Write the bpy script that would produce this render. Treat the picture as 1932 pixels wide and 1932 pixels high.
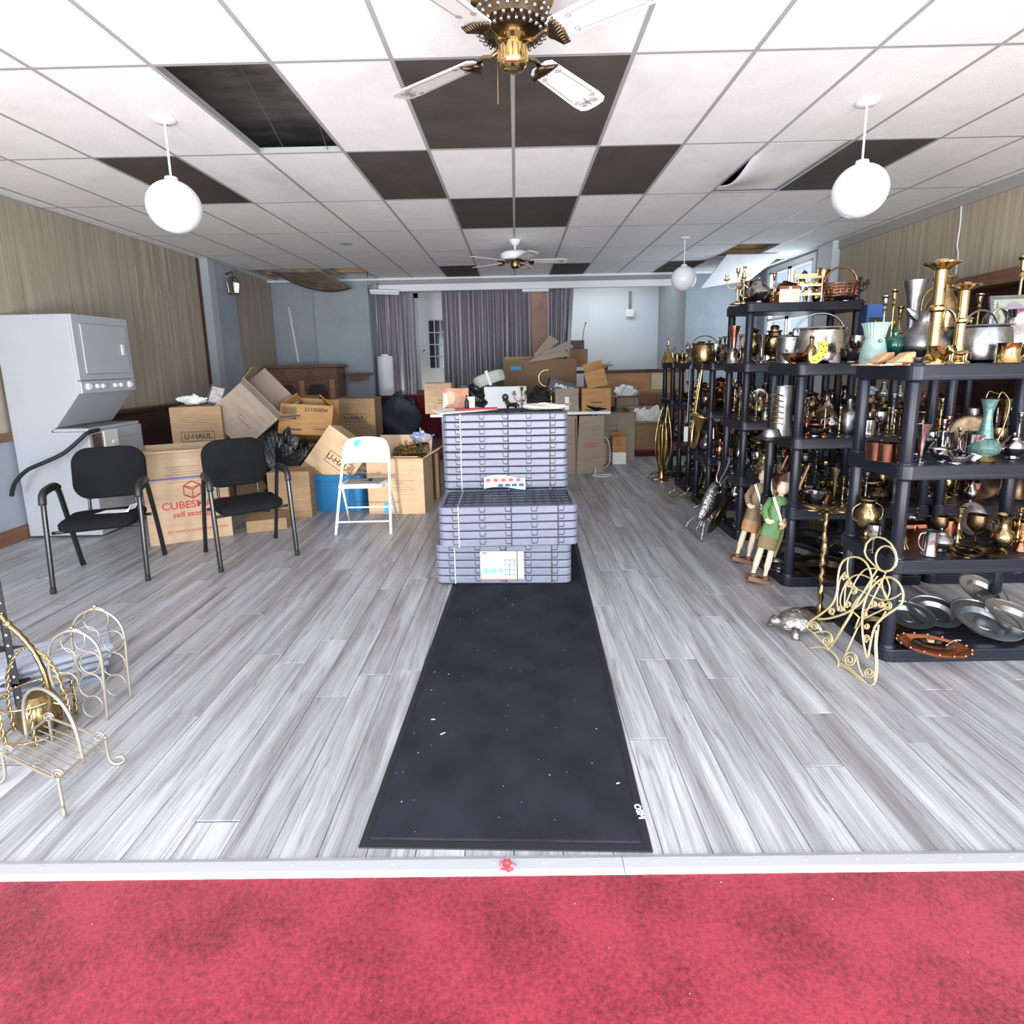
import bpy, bmesh, math, random
from mathutils import Vector, Matrix, Euler
for o in list(bpy.data.objects): bpy.data.objects.remove(o)
R = math.radians
S = bpy.context.scene
COL = S.collection
rnd = random.Random(7)
# ------------------------------------------------------------------ camera
HC, FPX, CXP, CYP = 1.49, 1050.0, 966.0, 866.0
_p, _y, _r = R(9.95), R(-.56), R(-1.14)
BF = Vector((math.sin(_y)*math.cos(_p), math.cos(_y)*math.cos(_p), -math.sin(_p)))
_rt = Vector((math.cos(_y), -math.sin(_y), 0)); _up = _rt.cross(BF)
AR = math.cos(_r)*_rt + math.sin(_r)*_up
CU = -math.sin(_r)*_rt + math.cos(_r)*_up
cd = bpy.data.cameras.new('camera'); cam = bpy.data.objects.new('camera', cd); COL.objects.link(cam)
m = Matrix((AR, CU, -BF)).transposed().to_4x4(); m.translation = (0, 0, HC); cam.matrix_world = m
cd.sensor_width = 36; cd.lens = 36*FPX/1932; cd.shift_y = -(966-CYP)/1932; cd.clip_start = .05
S.camera = cam
def ray(x, y): return AR*((x-CXP)/FPX) - CU*((y-CYP)/FPX) + BF
def atz(x, y, z=0.):                       # photo pixel -> point at height z
    d = ray(x, y); return Vector((0, 0, HC)) + d*((z-HC)/d.z)
def aty(x, y, Y):                          # photo pixel -> point at depth Y
    d = ray(x, y); return Vector((0, 0, HC)) + d*(Y/d.y)
def atx(x, y, X):                          # photo pixel -> point at width X
    d = ray(x, y); return Vector((0, 0, HC)) + d*(X/d.x)
# ------------------------------------------------------------------ light
S.view_settings.view_transform = 'Standard'; S.view_settings.look = 'None'
S.view_settings.exposure = 0.0; S.view_settings.gamma = 1.0
W = bpy.data.worlds.new('World'); S.world = W; W.use_nodes = True
W.node_tree.nodes['Background'].inputs[0].default_value = (.80, .90, 1, 1)
W.node_tree.nodes['Background'].inputs[1].default_value = 1.1
def area(name, loc, rot, sx, sy, power, col):
    l = bpy.data.lights.new(name, 'AREA'); l.shape = 'RECTANGLE'; l.size = sx; l.size_y = sy; l.energy = power; l.color = col
    o = bpy.data.objects.new(name, l); COL.objects.link(o); o.location = loc; o.rotation_euler = rot
    return o
# daylight through the shop front behind the camera and through the window in the right-hand wall
for wx, ww in ((-3.05, 1.5), (-.75, .95), (.75, .95), (3.05, 1.5)):      # four panes of the shop front: sky above, sunlit pavement below
    area('shopfront_sky', (wx, -1.3, 1.75), (R(74), 0, 0), ww, 1.9, 400*ww/4.9, (.66, .82, 1))
    area('shopfront_pavement_bounce', (wx, -1.3, .55), (R(112), 0, 0), ww, .9, 490*ww/4.9, (1, .97, .94))
area('side_window_daylight', (4.52, 9.3, 2.1), (R(90), 0, R(90)), 1.44, 1.5, 60, (.93, .97, 1))
area('stage_batten_light', (.9, 11.6, 3.25), (0, 0, 0), 3.6, .35, 48, (.95, .98, 1))
sp = bpy.data.lights.new('chair_carton_spot', 'SPOT'); sp.energy = 1700; sp.spot_size = R(13); sp.spot_blend = .6; sp.color = (1, .93, .80); sp.shadow_soft_size = .12  # added warm spot, brightens the folding chair and the carton beside it
so = bpy.data.objects.new('chair_carton_spot', sp); COL.objects.link(so); so.location = (-.7, -1.35, 1.0); so.rotation_euler = (Vector((-1.28, 5.2, .52))-Vector((-.7, -1.35, 1.0))).to_track_quat('-Z', 'Y').to_euler()
# ------------------------------------------------------------------ mesh helpers
class MB:
    def __init__(s): s.v = []; s.f = []; s.T = None
    def add(s, vs, fs):
        n = len(s.v)
        if s.T is not None: vs = [s.T @ Vector(v) for v in vs]
        s.v += [tuple(v) for v in vs]; s.f += [tuple(i+n for i in f) for f in fs]; return s
    def box(s, x0, x1, y0, y1, z0, z1):
        return s.add([(x0,y0,z0),(x1,y0,z0),(x1,y1,z0),(x0,y1,z0),(x0,y0,z1),(x1,y0,z1),(x1,y1,z1),(x0,y1,z1)],
            [(0,3,2,1),(4,5,6,7),(0,1,5,4),(1,2,6,5),(2,3,7,6),(3,0,4,7)])
    def cbox(s, c, sz): return s.box(c[0]-sz[0]/2,c[0]+sz[0]/2,c[1]-sz[1]/2,c[1]+sz[1]/2,c[2]-sz[2]/2,c[2]+sz[2]/2)
    def tube(s, pts, r, n=8, closed=False, cap=True, flat=1.0):
        P = [Vector(p) for p in pts]; N = len(P)
        rr = r if isinstance(r, (list, tuple)) else [r]*N
        tg = []
        for i in range(N):
            a = P[(i-1) % N] if (closed or i > 0) else P[i]; b = P[(i+1) % N] if (closed or i < N-1) else P[i]
            t = b-a; tg.append(t.normalized() if t.length > 1e-9 else Vector((0,0,1)))
        u = tg[0].orthogonal().normalized()
        if abs(tg[0].z) < .9: u = Vector((0,0,1)).cross(tg[0]).normalized()
        vs = []; 
        for i in range(N):
            u = (u - tg[i]*u.dot(tg[i])).normalized(); w = tg[i].cross(u)
            for k in range(n):
                a = 2*math.pi*k/n; vs.append(P[i]+u*(math.cos(a)*rr[i])+w*(math.sin(a)*rr[i]*flat))
        fs = []
        for i in range(N if closed else N-1):
            j = (i+1) % N
            for k in range(n): fs.append((i*n+k, i*n+(k+1)%n, j*n+(k+1)%n, j*n+k))
        if cap and not closed: fs += [tuple(range(n))[::-1], tuple(range((N-1)*n, N*n))]
        return s.add(vs, fs)
    def rod(s, a, b, r, r2=None, n=8): return s.tube([a, b], [r, r if r2 is None else r2], n)
    def lathe(s, prof, n=20, c=(0,0,0), cap=True, ax=None, sx=1, sy=1):
        vs = []
        for r, z in prof:
            for k in range(n):
                a = 2*math.pi*k/n; vs.append((c[0]+r*math.cos(a)*sx, c[1]+r*math.sin(a)*sy, c[2]+z))
        fs = [(i*n+k, i*n+(k+1)%n, (i+1)*n+(k+1)%n, (i+1)*n+k) for i in range(len(prof)-1) for k in range(n)]
        if cap:
            if prof[0][0] > 1e-6: fs.append(tuple(range(n))[::-1])
            if prof[-1][0] > 1e-6: fs.append(tuple(range((len(prof)-1)*n, len(prof)*n)))
        return s.add(vs, fs)
    def ball(s, c, r, n=14, m=9, sz=1):
        return s.lathe([(max(r*math.sin(math.pi*i/m), 1e-5), -r*sz*math.cos(math.pi*i/m)) for i in range(m+1)], n, c, False)
    def prism(s, out, d0, d1, ax='z'):      # outline extruded along an axis
        n = len(out)
        def P(a, b, d): return {'z': (a,b,d), 'y': (a,d,b), 'x': (d,a,b)}[ax]
        vs = [P(a,b,d0) for a,b in out]+[P(a,b,d1) for a,b in out]
        fs = [tuple(range(n))[::-1], tuple(range(n,2*n))]+[(i,(i+1)%n,n+(i+1)%n,n+i) for i in range(n)]
        return s.add(vs, fs)
    def grid(s, fn, nu, nv):
        vs = [fn(i/nu, j/nv) for i in range(nu+1) for j in range(nv+1)]; w = nv+1
        return s.add(vs, [(i*w+j, (i+1)*w+j, (i+1)*w+j+1, i*w+j+1) for i in range(nu) for j in range(nv)])
    def sheet(s, fn, nu, nv, t):            # grid with thickness t along its normal (approx. by fn offset)
        a = [[Vector(fn(i/nu, j/nv)) for j in range(nv+1)] for i in range(nu+1)]
        nrm = [[None]*(nv+1) for _ in range(nu+1)]
        for i in range(nu+1):
            for j in range(nv+1):
                du = a[min(i+1,nu)][j]-a[max(i-1,0)][j]; dv = a[i][min(j+1,nv)]-a[i][max(j-1,0)]
                q = du.cross(dv); nrm[i][j] = q.normalized() if q.length > 1e-12 else Vector((0,0,1))
        w = nv+1; N = (nu+1)*w
        vs = [a[i][j] for i in range(nu+1) for j in range(w)]+[a[i][j]-nrm[i][j]*t for i in range(nu+1) for j in range(w)]
        fs = []
        for i in range(nu):
            for j in range(nv):
                q = (i*w+j,(i+1)*w+j,(i+1)*w+j+1,i*w+j+1); fs += [q, tuple(N+k for k in q[::-1])]
        rim = [i*w for i in range(nu+1)]+[nu*w+j for j in range(1,w)]+[i*w+nv for i in range(nu-1,-1,-1)]+[j for j in range(nv-1,0,-1)]
        for k in range(len(rim)): a0, b0 = rim[k], rim[(k+1)%len(rim)]; fs.append((b0, a0, N+a0, N+b0))
        return s.add(vs, fs)
def mesh(name, mb, mt, smooth=False):
    me = bpy.data.meshes.new(name); me.from_pydata(mb.v, [], mb.f); me.update()
    if smooth: me.polygons.foreach_set('use_smooth', [True]*len(me.polygons))
    if mt is not None:
        me.materials.append(mt)
    return me
def link(name, data, parent=None, loc=None, rot=None):
    o = bpy.data.objects.new(name, data); COL.objects.link(o)
    if parent is not None: o.parent = parent
    if loc is not None: o.location = loc
    if rot is not None: o.rotation_euler = rot
    return o
def tag(o, label, cat=None, group=None):
    o['label'] = label
    if cat: o['category'] = cat
    if group: o['group'] = group
    return o
def obj(name, mb, mt, parent=None, smooth=False, bev=0, loc=None, rot=None, label=None, seg=2):
    o = link(name, mesh(name, mb, mt, smooth), parent, loc, rot)
    if bev:
        b = o.modifiers.new('bevel', 'BEVEL'); b.width = bev; b.segments = seg; b.limit_method = 'ANGLE'; b.angle_limit = R(40)
    if smooth == 'auto' or (smooth and bev == 0 and smooth != 'all'):
        try:
            o.data.set_sharp_from_angle(angle=R(42))
        except Exception: pass
    if label: o['label'] = label
    return o
def thing(name, label, cat, loc=(0,0,0), rot=(0,0,0), group=None):
    o = link(name, None, None, loc, rot if isinstance(rot, (tuple, list, Euler)) else (0,0,rot)); o.empty_display_size = .1
    return tag(o, label, cat, group)
def struct(name, mb, mt, **k):
    o = obj(name, mb, mt, **k); o['kind'] = 'structure'; return o
def dup(root, parent=None):
    c = root.copy(); COL.objects.link(c)
    if parent is not None: c.parent = parent
    for ch in root.children: dup(ch, c)
    return c
def text(s, size, mt, parent, loc, rot, name='lettering', ax='CENTER', bold=0, sx=1.0, thick=.0006):
    c = bpy.data.curves.new('t', 'FONT'); c.body = s; c.size = size; c.align_x = ax; c.align_y = 'CENTER'; c.extrude = thick; c.offset = bold; c.space_character = 1.0
    t = bpy.data.objects.new('t', c); COL.objects.link(t)
    me = bpy.data.meshes.new_from_object(t.evaluated_get(bpy.context.evaluated_depsgraph_get()))
    bpy.data.objects.remove(t); me.name = name; me.materials.clear(); me.materials.append(mt)
    o = link(name, me, parent, loc, rot); o.scale = (sx, 1, 1); return o
def smooth_path(P, n=6):
    P = [Vector(p) for p in P]; out = []
    for i in range(len(P)-1):
        p0, p1, p2, p3 = P[max(i-1,0)], P[i], P[i+1], P[min(i+2,len(P)-1)]
        for k in range(n):
            t = k/n; out.append(.5*((2*p1)+(p2-p0)*t+(2*p0-5*p1+4*p2-p3)*t*t+(3*p1-p0-3*p2+p3)*t*t*t))
    return out+[P[-1]]
# ------------------------------------------------------------------ materials
def nmat(name):
    mt = bpy.data.materials.new(name); mt.use_nodes = True
    nt = mt.node_tree; b = nt.nodes['Principled BSDF']; return mt, nt, b
def mat(name, col, rough=.6, metal=0., var=.0, vscale=(8,8,8), bump=0., bscale=60., spec=.5, col2=None, det=4., coat=0., rvar=0.):
    mt, nt, b = nmat(name)
    b.inputs['Base Color'].default_value = (*col, 1); b.inputs['Roughness'].default_value = rough; b.inputs['Metallic'].default_value = metal
    b.inputs['Specular IOR Level'].default_value = spec
    if coat: b.inputs['Coat Weight'].default_value = coat; b.inputs['Coat Roughness'].default_value = .15
    N = nt.nodes.new; L = nt.links.new
    if var or col2 or bump or rvar:
        tc = N('ShaderNodeTexCoord'); mp = N('ShaderNodeMapping'); mp.inputs['Scale'].default_value = vscale
        L(tc.outputs['Object'], mp.inputs['Vector'])
    if var or col2:
        oi = N('ShaderNodeObjectInfo'); vm = N('ShaderNodeVectorMath'); vm.operation = 'ADD'
        sc = N('ShaderNodeMath'); sc.operation = 'MULTIPLY'; sc.inputs[1].default_value = 37.
        L(oi.outputs['Random'], sc.inputs[0]); L(mp.outputs[0], vm.inputs[0]); L(sc.outputs[0], vm.inputs[1])
        nz = N('ShaderNodeTexNoise'); nz.inputs['Scale'].default_value = 1; nz.inputs['Detail'].default_value = det; nz.inputs['Roughness'].default_value = .6
        L(vm.outputs[0], nz.inputs['Vector'])
        rp = N('ShaderNodeValToRGB'); L(nz.outputs['Fac'], rp.inputs[0])
        c2 = col2 if col2 else tuple(min(1, c*(1+var)) for c in col); c1 = col if col2 else tuple(c*(1-var) for c in col)
        rp.color_ramp.elements[0].position = .32; rp.color_ramp.elements[1].position = .68
        rp.color_ramp.elements[0].color = (*c1, 1); rp.color_ramp.elements[1].color = (*c2, 1)
        L(rp.outputs[0], b.inputs['Base Color'])
        if rvar:
            mr = N('ShaderNodeMapRange'); mr.inputs['To Min'].default_value = max(.02, rough-rvar); mr.inputs['To Max'].default_value = min(1, rough+rvar)
            L(nz.outputs['Fac'], mr.inputs['Value']); L(mr.outputs[0], b.inputs['Roughness'])
    if bump:
        n2 = N('ShaderNodeTexNoise'); n2.inputs['Scale'].default_value = bscale; n2.inputs['Detail'].default_value = 3
        L(tc.outputs['Object'], n2.inputs['Vector'])
        bp = N('ShaderNodeBump'); bp.inputs['Strength'].default_value = bump; bp.inputs['Distance'].default_value = .01
        L(n2.outputs['Fac'], bp.inputs['Height']); L(bp.outputs[0], b.inputs['Normal'])
    return mt
# ================================================================== materials
def plank_mat():
    mt, nt, b = nmat('grey_wood_plank'); N = nt.nodes.new; L = nt.links.new
    tc = N('ShaderNodeTexCoord'); oi = N('ShaderNodeObjectInfo'); sc = N('ShaderNodeMath'); sc.operation = 'MULTIPLY'; sc.inputs[1].default_value = 61
    L(oi.outputs['Random'], sc.inputs[0]); ad = N('ShaderNodeVectorMath'); ad.operation = 'ADD'; L(tc.outputs['Object'], ad.inputs[0]); L(sc.outputs[0], ad.inputs[1])
    def noise(scale, det, dist=0.):
        mp = N('ShaderNodeMapping'); mp.inputs['Scale'].default_value = scale; L(ad.outputs[0], mp.inputs['Vector'])
        n = N('ShaderNodeTexNoise'); n.inputs['Scale'].default_value = 1; n.inputs['Detail'].default_value = det; n.inputs['Distortion'].default_value = dist; L(mp.outputs[0], n.inputs['Vector']); return n
    n1 = noise((13, .8, 5), 6, .5); n2 = noise((150, 2.6, 20), 4, 1.5); n3 = noise((26, 1.5, 9), 3, 3.0)
    r1 = N('ShaderNodeValToRGB'); L(n1.outputs['Fac'], r1.inputs[0]); e = r1.color_ramp.elements
    e[0].position = .28; e[0].color = (.195, .186, .186, 1); e[1].position = .74; e[1].color = (.51, .525, .555, 1); q = e.new(.50); q.color = (.345, .345, .352, 1)
    r2 = N('ShaderNodeValToRGB'); L(n2.outputs['Fac'], r2.inputs[0]); e = r2.color_ramp.elements
    e[0].position = .36; e[0].color = (.66, .64, .63, 1); e[1].position = .54; e[1].color = (1, 1, 1, 1)
    r3 = N('ShaderNodeValToRGB'); L(n3.outputs['Fac'], r3.inputs[0]); e = r3.color_ramp.elements
    e[0].position = .30; e[0].color = (.58, .54, .52, 1); e[1].position = .46; e[1].color = (1, 1, 1, 1)
    m1 = N('ShaderNodeMixRGB'); m1.blend_type = 'MULTIPLY'; m1.inputs[0].default_value = .8; L(r1.outputs[0], m1.inputs[1]); L(r2.outputs[0], m1.inputs[2])
    m2 = N('ShaderNodeMixRGB'); m2.blend_type = 'MULTIPLY'; m2.inputs[0].default_value = .75; L(m1.outputs[0], m2.inputs[1]); L(r3.outputs[0], m2.inputs[2])
    br = N('ShaderNodeMapRange'); br.inputs['To Min'].default_value = .94; br.inputs['To Max'].default_value = 1.07; L(oi.outputs['Random'], br.inputs['Value'])
    vm = N('ShaderNodeVectorMath'); vm.operation = 'SCALE'; L(m2.outputs[0], vm.inputs[0]); L(br.outputs[0], vm.inputs['Scale'])
    L(vm.outputs[0], b.inputs['Base Color']); b.inputs['Roughness'].default_value = .42; b.inputs['Specular IOR Level'].default_value = .45
    bp = N('ShaderNodeBump'); bp.inputs['Strength'].default_value = .12; bp.inputs['Distance'].default_value = .004; L(n2.outputs['Fac'], bp.inputs['Height']); L(bp.outputs[0], b.inputs['Normal'])
    return mt
def pile_mat(name, c1, c2, sc=260, sheen=.15):
    mt, nt, b = nmat(name); N = nt.nodes.new; L = nt.links.new
    tc = N('ShaderNodeTexCoord'); n = N('ShaderNodeTexNoise'); n.inputs['Scale'].default_value = sc; n.inputs['Detail'].default_value = 4; n.inputs['Roughness'].default_value = .75; L(tc.outputs['Object'], n.inputs['Vector'])
    k = N('ShaderNodeTexNoise'); k.inputs['Scale'].default_value = 4.5; k.inputs['Detail'].default_value = 6; L(tc.outputs['Object'], k.inputs['Vector'])
    ad = N('ShaderNodeMath'); ad.operation = 'MULTIPLY_ADD'; ad.inputs[1].default_value = .75; L(k.outputs['Fac'], ad.inputs[0]); L(n.outputs['Fac'], ad.inputs[2])
    r = N('ShaderNodeValToRGB'); L(ad.outputs[0], r.inputs[0]); e = r.color_ramp.elements
    e[0].position = .62; e[0].color = (*c1, 1); e[1].position = 1.0; e[1].color = (*c2, 1)
    L(r.outputs[0], b.inputs['Base Color']); b.inputs['Roughness'].default_value = .95; b.inputs['Specular IOR Level'].default_value = .1
    b.inputs['Sheen Weight'].default_value = sheen
    bp = N('ShaderNodeBump'); bp.inputs['Strength'].default_value = .6; bp.inputs['Distance'].default_value = .006; L(n.outputs['Fac'], bp.inputs['Height']); L(bp.outputs[0], b.inputs['Normal'])
    return mt
M = {}
M['plank'] = plank_mat()
M['red'] = pile_mat('red_carpet', (.088, .0042, .0095), (.270, .025, .041), 75)
M['maroon'] = pile_mat('maroon_carpet', (.07, .008, .014), (.13, .016, .026))
M['matpile'] = pile_mat('charcoal_mat_pile', (.0090, .0088, .0120), (.0270, .0265, .0370), 320, 0.)
M['rubber'] = mat('black_rubber', (.009, .0085, .012), .6)
M['tile'] = mat('white_ceiling_tile', (.90, .89, .88), .9, var=.04, vscale=(5,5,5), bump=.25, bscale=140, spec=.2)
M['darktile'] = mat('dark_brown_ceiling_tile', (.083, .072, .064), .8, var=.18, vscale=(2.5,2.5,2.5), spec=.2)
M['tbar'] = mat('white_painted_metal', (.40, .395, .39), .5)
M['plenum'] = mat('mottled_grey_plaster', (.10, .095, .095), .95, col2=(.30, .285, .28), vscale=(1.2,3.5,3), bump=.5, bscale=9)  # plaster mottled from dark to mid grey
M['khaki'] = mat('khaki_wall_cloth', (.290, .240, .180), .8, col2=(.410, .360, .275), vscale=(30,30,.7), bump=.15, bscale=120)
M['khakiR'] = mat('beige_grasscloth', (.330, .270, .190), .85, col2=(.520, .440, .320), vscale=(50,50,.9), bump=.1, bscale=160)
M['blue'] = mat('blue_grey_paint', (.30, .335, .37), .75, var=.10, vscale=(1.6,1.6,1.6), bump=.05, bscale=30)
M['bluew'] = mat('pale_blue_paint', (.60, .67, .71), .7, var=.04, vscale=(1.5,1.5,1.5))
M['brownwood'] = mat('brown_wood', (.115, .050, .028), .5, col2=(.200, .095, .050), vscale=(3,3,30))
M['oak'] = mat('orange_oak', (.300, .140, .055), .5, col2=(.430, .215, .090), vscale=(2,2,26))
M['darkwood'] = mat('dark_mahogany', (.030, .012, .010), .4, col2=(.075, .026, .018), vscale=(4,4,20))
M['white'] = mat('white_paint', (.80, .80, .80), .5)
M['curtain'] = mat('mauve_satin', (.175, .155, .170), .30, col2=(.30, .265, .29), vscale=(20,20,.6), spec=.8)
M['salmon'] = mat('salmon_column', (.330, .175, .135), .7, col2=(.430, .250, .200), vscale=(9,9,4))
M['trimmetal'] = mat('brushed_aluminium_strip', (.66, .67, .70), .38, .6)
M['black'] = mat('black_plastic', (.012, .012, .014), .45)
def glass_mat(name, tint=(.9, .95, 1), gl=.12):
    mt, nt, b = nmat(name); N = nt.nodes.new; L = nt.links.new; nt.nodes.remove(b)
    t = N('ShaderNodeBsdfTransparent'); t.inputs[0].default_value = (*tint, 1); g = N('ShaderNodeBsdfGlossy'); g.inputs[1].default_value = .05
    x = N('ShaderNodeMixShader'); x.inputs[0].default_value = gl; L(t.outputs[0], x.inputs[1]); L(g.outputs[0], x.inputs[2]); L(x.outputs[0], nt.nodes['Material Output'].inputs[0]); return mt
M['pane'] = glass_mat('window_glass')
# ================================================================== room shell
XL, XR, CE, YB = -4.44, 4.40, 3.005, 10.45
# floor: grey planks over a slab
fl = struct('floor', MB().box(XL, XR, 1.40, 8.6, -.06, -.006), mat('sub_floor', (.10,.095,.09), .9))
PW, PL = .152, 1.22
def plank_mesh(l):
    mb = MB(); g = .0012
    x0, x1 = g, PW-g; b_ = .0018
    mb.v = [(x0,g,-.008),(x1,g,-.008),(x1,l-g,-.008),(x0,l-g,-.008),(x0,g,-.0015),(x1,g,-.0015),(x1,l-g,-.0015),(x0,l-g,-.0015),(x0+b_,g+b_,0),(x1-b_,g+b_,0),(x1-b_,l-g-b_,0),(x0+b_,l-g-b_,0)]
    mb.f = [(0,1,5,4),(1,2,6,5),(2,3,7,6),(3,0,4,7),(4,5,9,8),(5,6,10,9),(6,7,11,10),(7,4,8,11),(8,9,10,11)]
    return mb
pm = mesh('plank', plank_mesh(PL), M['plank']); pc = {}
cells = []
ncol = int(math.ceil((XR-XL)/PW))
for c in range(ncol):
    x = XL+c*PW; y = 1.44-rnd.random()*PL
    while y < 8.55:
        a, b_ = max(y, 1.44), min(y+PL, 8.56)
        if b_-a > .08: cells.append((x, a, round(b_-a, 2)))
        y += PL
cells.sort(key=lambda c: (c[1]+c[2]/2) + .25*abs(c[0]))
far = MB()
for k, (x, a, l) in enumerate(cells):
    if k < 300:
        if abs(l-PL) < .02: me = pm
        else:
            if l not in pc: pc[l] = mesh('plank', plank_mesh(l), M['plank'])
            me = pc[l]
        link('plank', me, fl, (x, a, 0))
    else:
        q = plank_mesh(l); far.add([(v[0]+x, v[1]+a, v[2]) for v in q.v], q.f)
fo = obj('far_planks', far, M['plank'], fl); fo['kind'] = 'stuff'
# red entrance carpet, threshold strips
rc = struct('floor_entrance_carpet', MB().box(XL, XR, -1.5, 1.405, -.06, .002), M['red'])
for x0, x1 in ((XL, .293), (.295, XR)):
    mb = MB(); mb.prism([(1.397,0),(1.40,.0065),(1.415,.0085),(1.45,.0075),(1.4665,.001),(1.4665,-.004),(1.397,-.004)], x0, x1, 'x')
    t = struct('trim_1' if x0 < 0 else 'trim_2', mb, M['trimmetal'])
    k = x0+.09
    while k < x1-.02:
        obj('screw', MB().lathe([(.004,0),(.004,.001),(.0025,.0016),(0.0001,.0016)], 10, (k, 1.437, .0078)), M['trimmetal'], t); k += .152
# low maroon platform and stage
struct('floor_platform', MB().box(XL, XR, 8.52, 10.5, -.05, .085), M['maroon'])
st = struct('floor_stage', MB().box(-2.66, 3.15, 10.48, 12.6, 0, .90), M['maroon'])
# walls
def wall(name, mb, mt, **k): return struct(name, mb, mt, **k)
wl = wall('wall_left', MB().box(XL-.15, XL, -1.5, YB+.2, -.05, 3.4), M['blue'])
def wrinkle(seed, y0, y1, z0, z1, X, amp, sgn, hot):
    r_ = random.Random(seed); w = [(r_.uniform(5, 60), r_.uniform(0, 6), r_.uniform(.2, 1)) for _ in range(9)]
    def fn(u, v):
        y = y0+(y1-y0)*u; z = z0+(z1-z0)*v
        a = sum(q*math.sin(f*y+p+.25*math.sin(3*z+p)) for f, p, q in w)/3
        h = sum(math.exp(-((y-hy)/hw)**2) for hy, hw in hot)
        return (X+sgn*(.012+amp*(1+5*h)*a*(.55+.45*math.sin(2.1*z+y))), y, z)
    return fn
mb = MB().grid(wrinkle(3, -.5, 8.08, .965, 2.985, XL, .0022, 1, [(7.3, .45), (4.9, .35), (5.9, .2)]), 420, 14)
obj('wall_covering', mb, M['khaki'], wl, smooth='all')
mb = MB().grid(wrinkle(5, 8.9, YB, .965, 2.985, XL, .0022, 1, []), 60, 6)
obj('wall_covering', mb, M['khaki'], wl, smooth='all')
pk = mat('pale_peeling_edge', (.42,.38,.28), .7)
for k in range(11):
    y_ = 6.75+.11*k+rnd.uniform(-.03,.03); z1_ = rnd.uniform(2.2,2.75); z0_ = rnd.choice([rnd.uniform(1.05,1.4), rnd.uniform(1.7,2.0)])
    obj('peeling_edge', MB().tube(smooth_path([(XL+.022, y_+.007*math.sin(2*q+k)+.012*q*(k%3-1)/3, z1_+(z0_-z1_)*q/5) for q in range(6)], 3), [.001]+[.0032]*14+[.001], 5), pk, wl)
obj('chair_rail', MB().box(XL, XL+.03, -1, 8.08, .89, .965), M['brownwood'], wl, bev=.006)
tr = struct('baseboard_left', MB().box(XL, XL+.022, -1, 8.5, 0, .13), M['brownwood'], bev=.005)
p = struct('trim_3', MB().box(XL-.01, XL+.13, 8.14, 8.90, -.04, 3.01), M['blue'], bev=.01)
obj('edge_strip', MB().box(XL, XL+.035, 8.075, 8.115, .9, 2.99), M['darkwood'], p)
obj('edge_board', MB().box(XL, XL+.15, 8.125, 8.30, .08, 2.995), mat('grey_board', (.38,.41,.43), .7), p)
wr = wall('wall_right', MB().box(XR, XR+.15, -1.5, 8.55, -.05, 3.4).box(XR, XR+.15, 8.55, 10.05, -.05, 1.35).box(XR, XR+.15, 8.55, 10.05, 2.93, 3.4).box(XR, XR+.15, 10.05, YB+.2, -.05, 3.4), M['blue'])
obj('wall_covering', MB().grid(wrinkle(9, -.5, 7.86, .93, 2.90, XR, .0016, -1, []), 300, 4), M['khakiR'], wr, smooth='all')
obj('wainscot', MB().box(XR-.02, XR, -1, 7.9, .0, .90), M['brownwood'], wr); obj('chair_rail', MB().box(XR-.035, XR, -1, 7.9, .88, .94), M['brownwood'], wr)
obj('cornice', MB().box(XR-.03, XR, -.5, 7.9, 2.895, 3.0), mat('grey_cornice', (.36,.34,.32), .7), wr)
struct('trim_4', MB().box(XR-.10, XR+.01, 7.90, 8.28, -.04, 3.01), mat('white_column', (.60,.63,.65), .6), bev=.01)
wn = struct('window_1', MB().box(XR-.01, XR+.05, 8.50, 8.58, 1.30, 2.97).box(XR-.01, XR+.05, 10.02, 10.10, 1.30, 2.97).box(XR-.01, XR+.05, 8.58, 10.02, 2.90, 2.97), M['white'])
obj('window_sill', MB().box(XR-.08, XR+.05, 8.47, 10.13, 1.27, 1.33), M['white'], wn, bev=.006)
for y0, y1 in ((8.58, 9.28), (9.32, 10.02)):
    obj('sash', MB().box(XR, XR+.04, y0, y0+.04, 1.33, 2.9).box(XR, XR+.04, y1-.04, y1, 1.33, 2.9).box(XR, XR+.04, y0, y1, 2.08, 2.13).box(XR, XR+.04, y0, y1, 2.86, 2.9), M['white'], wn)
    for z0, z1 in ((1.33, 2.08), (2.13, 2.86)): obj('pane', MB().box(XR+.018, XR+.022, y0+.04, y1-.04, z0, z1), M['pane'], wn)
# wall round the stage opening
wb = wall('wall_back', MB().box(-3.63, -2.64, YB-.06, YB+.18, -.05, 3.4).box(XL-.1, -3.63, YB+.06, YB+.18, -.05, 3.4).box(3.10, XR+.1, YB-.02, YB+.18, -.05, 3.4).box(-2.64, 3.10, YB+.02, YB+.18, 2.84, 3.4), M['blue'])
obj('crack_strip', MB().prism([(-4.06,1.55),(-4.03,1.55),(-4.13,2.55),(-4.15,2.55)], YB+.052, YB+.06, 'y'), M['white'], wb)
obj('ceiling_edge_trim', MB().box(XL, XR, YB-.09, YB-.05, 2.965, 3.0), M['white'], wb)
wall('wall_stage_back', MB().box(-3.2, 3.6, 12.6, 12.75, .5, 3.6), M['bluew'])
wall('wall_stage_left', MB().box(-2.9, -2.66, 10.6, 12.7, .5, 3.6), M['blue'])
wall('wall_stage_right', MB().box(3.15, 3.3, 10.6, 12.7, .5, 3.6), M['blue'])
struct('ceiling_stage', MB().box(-2.9, 3.3, 10.5, 12.7, 3.3, 3.4), M['tile'])
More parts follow.
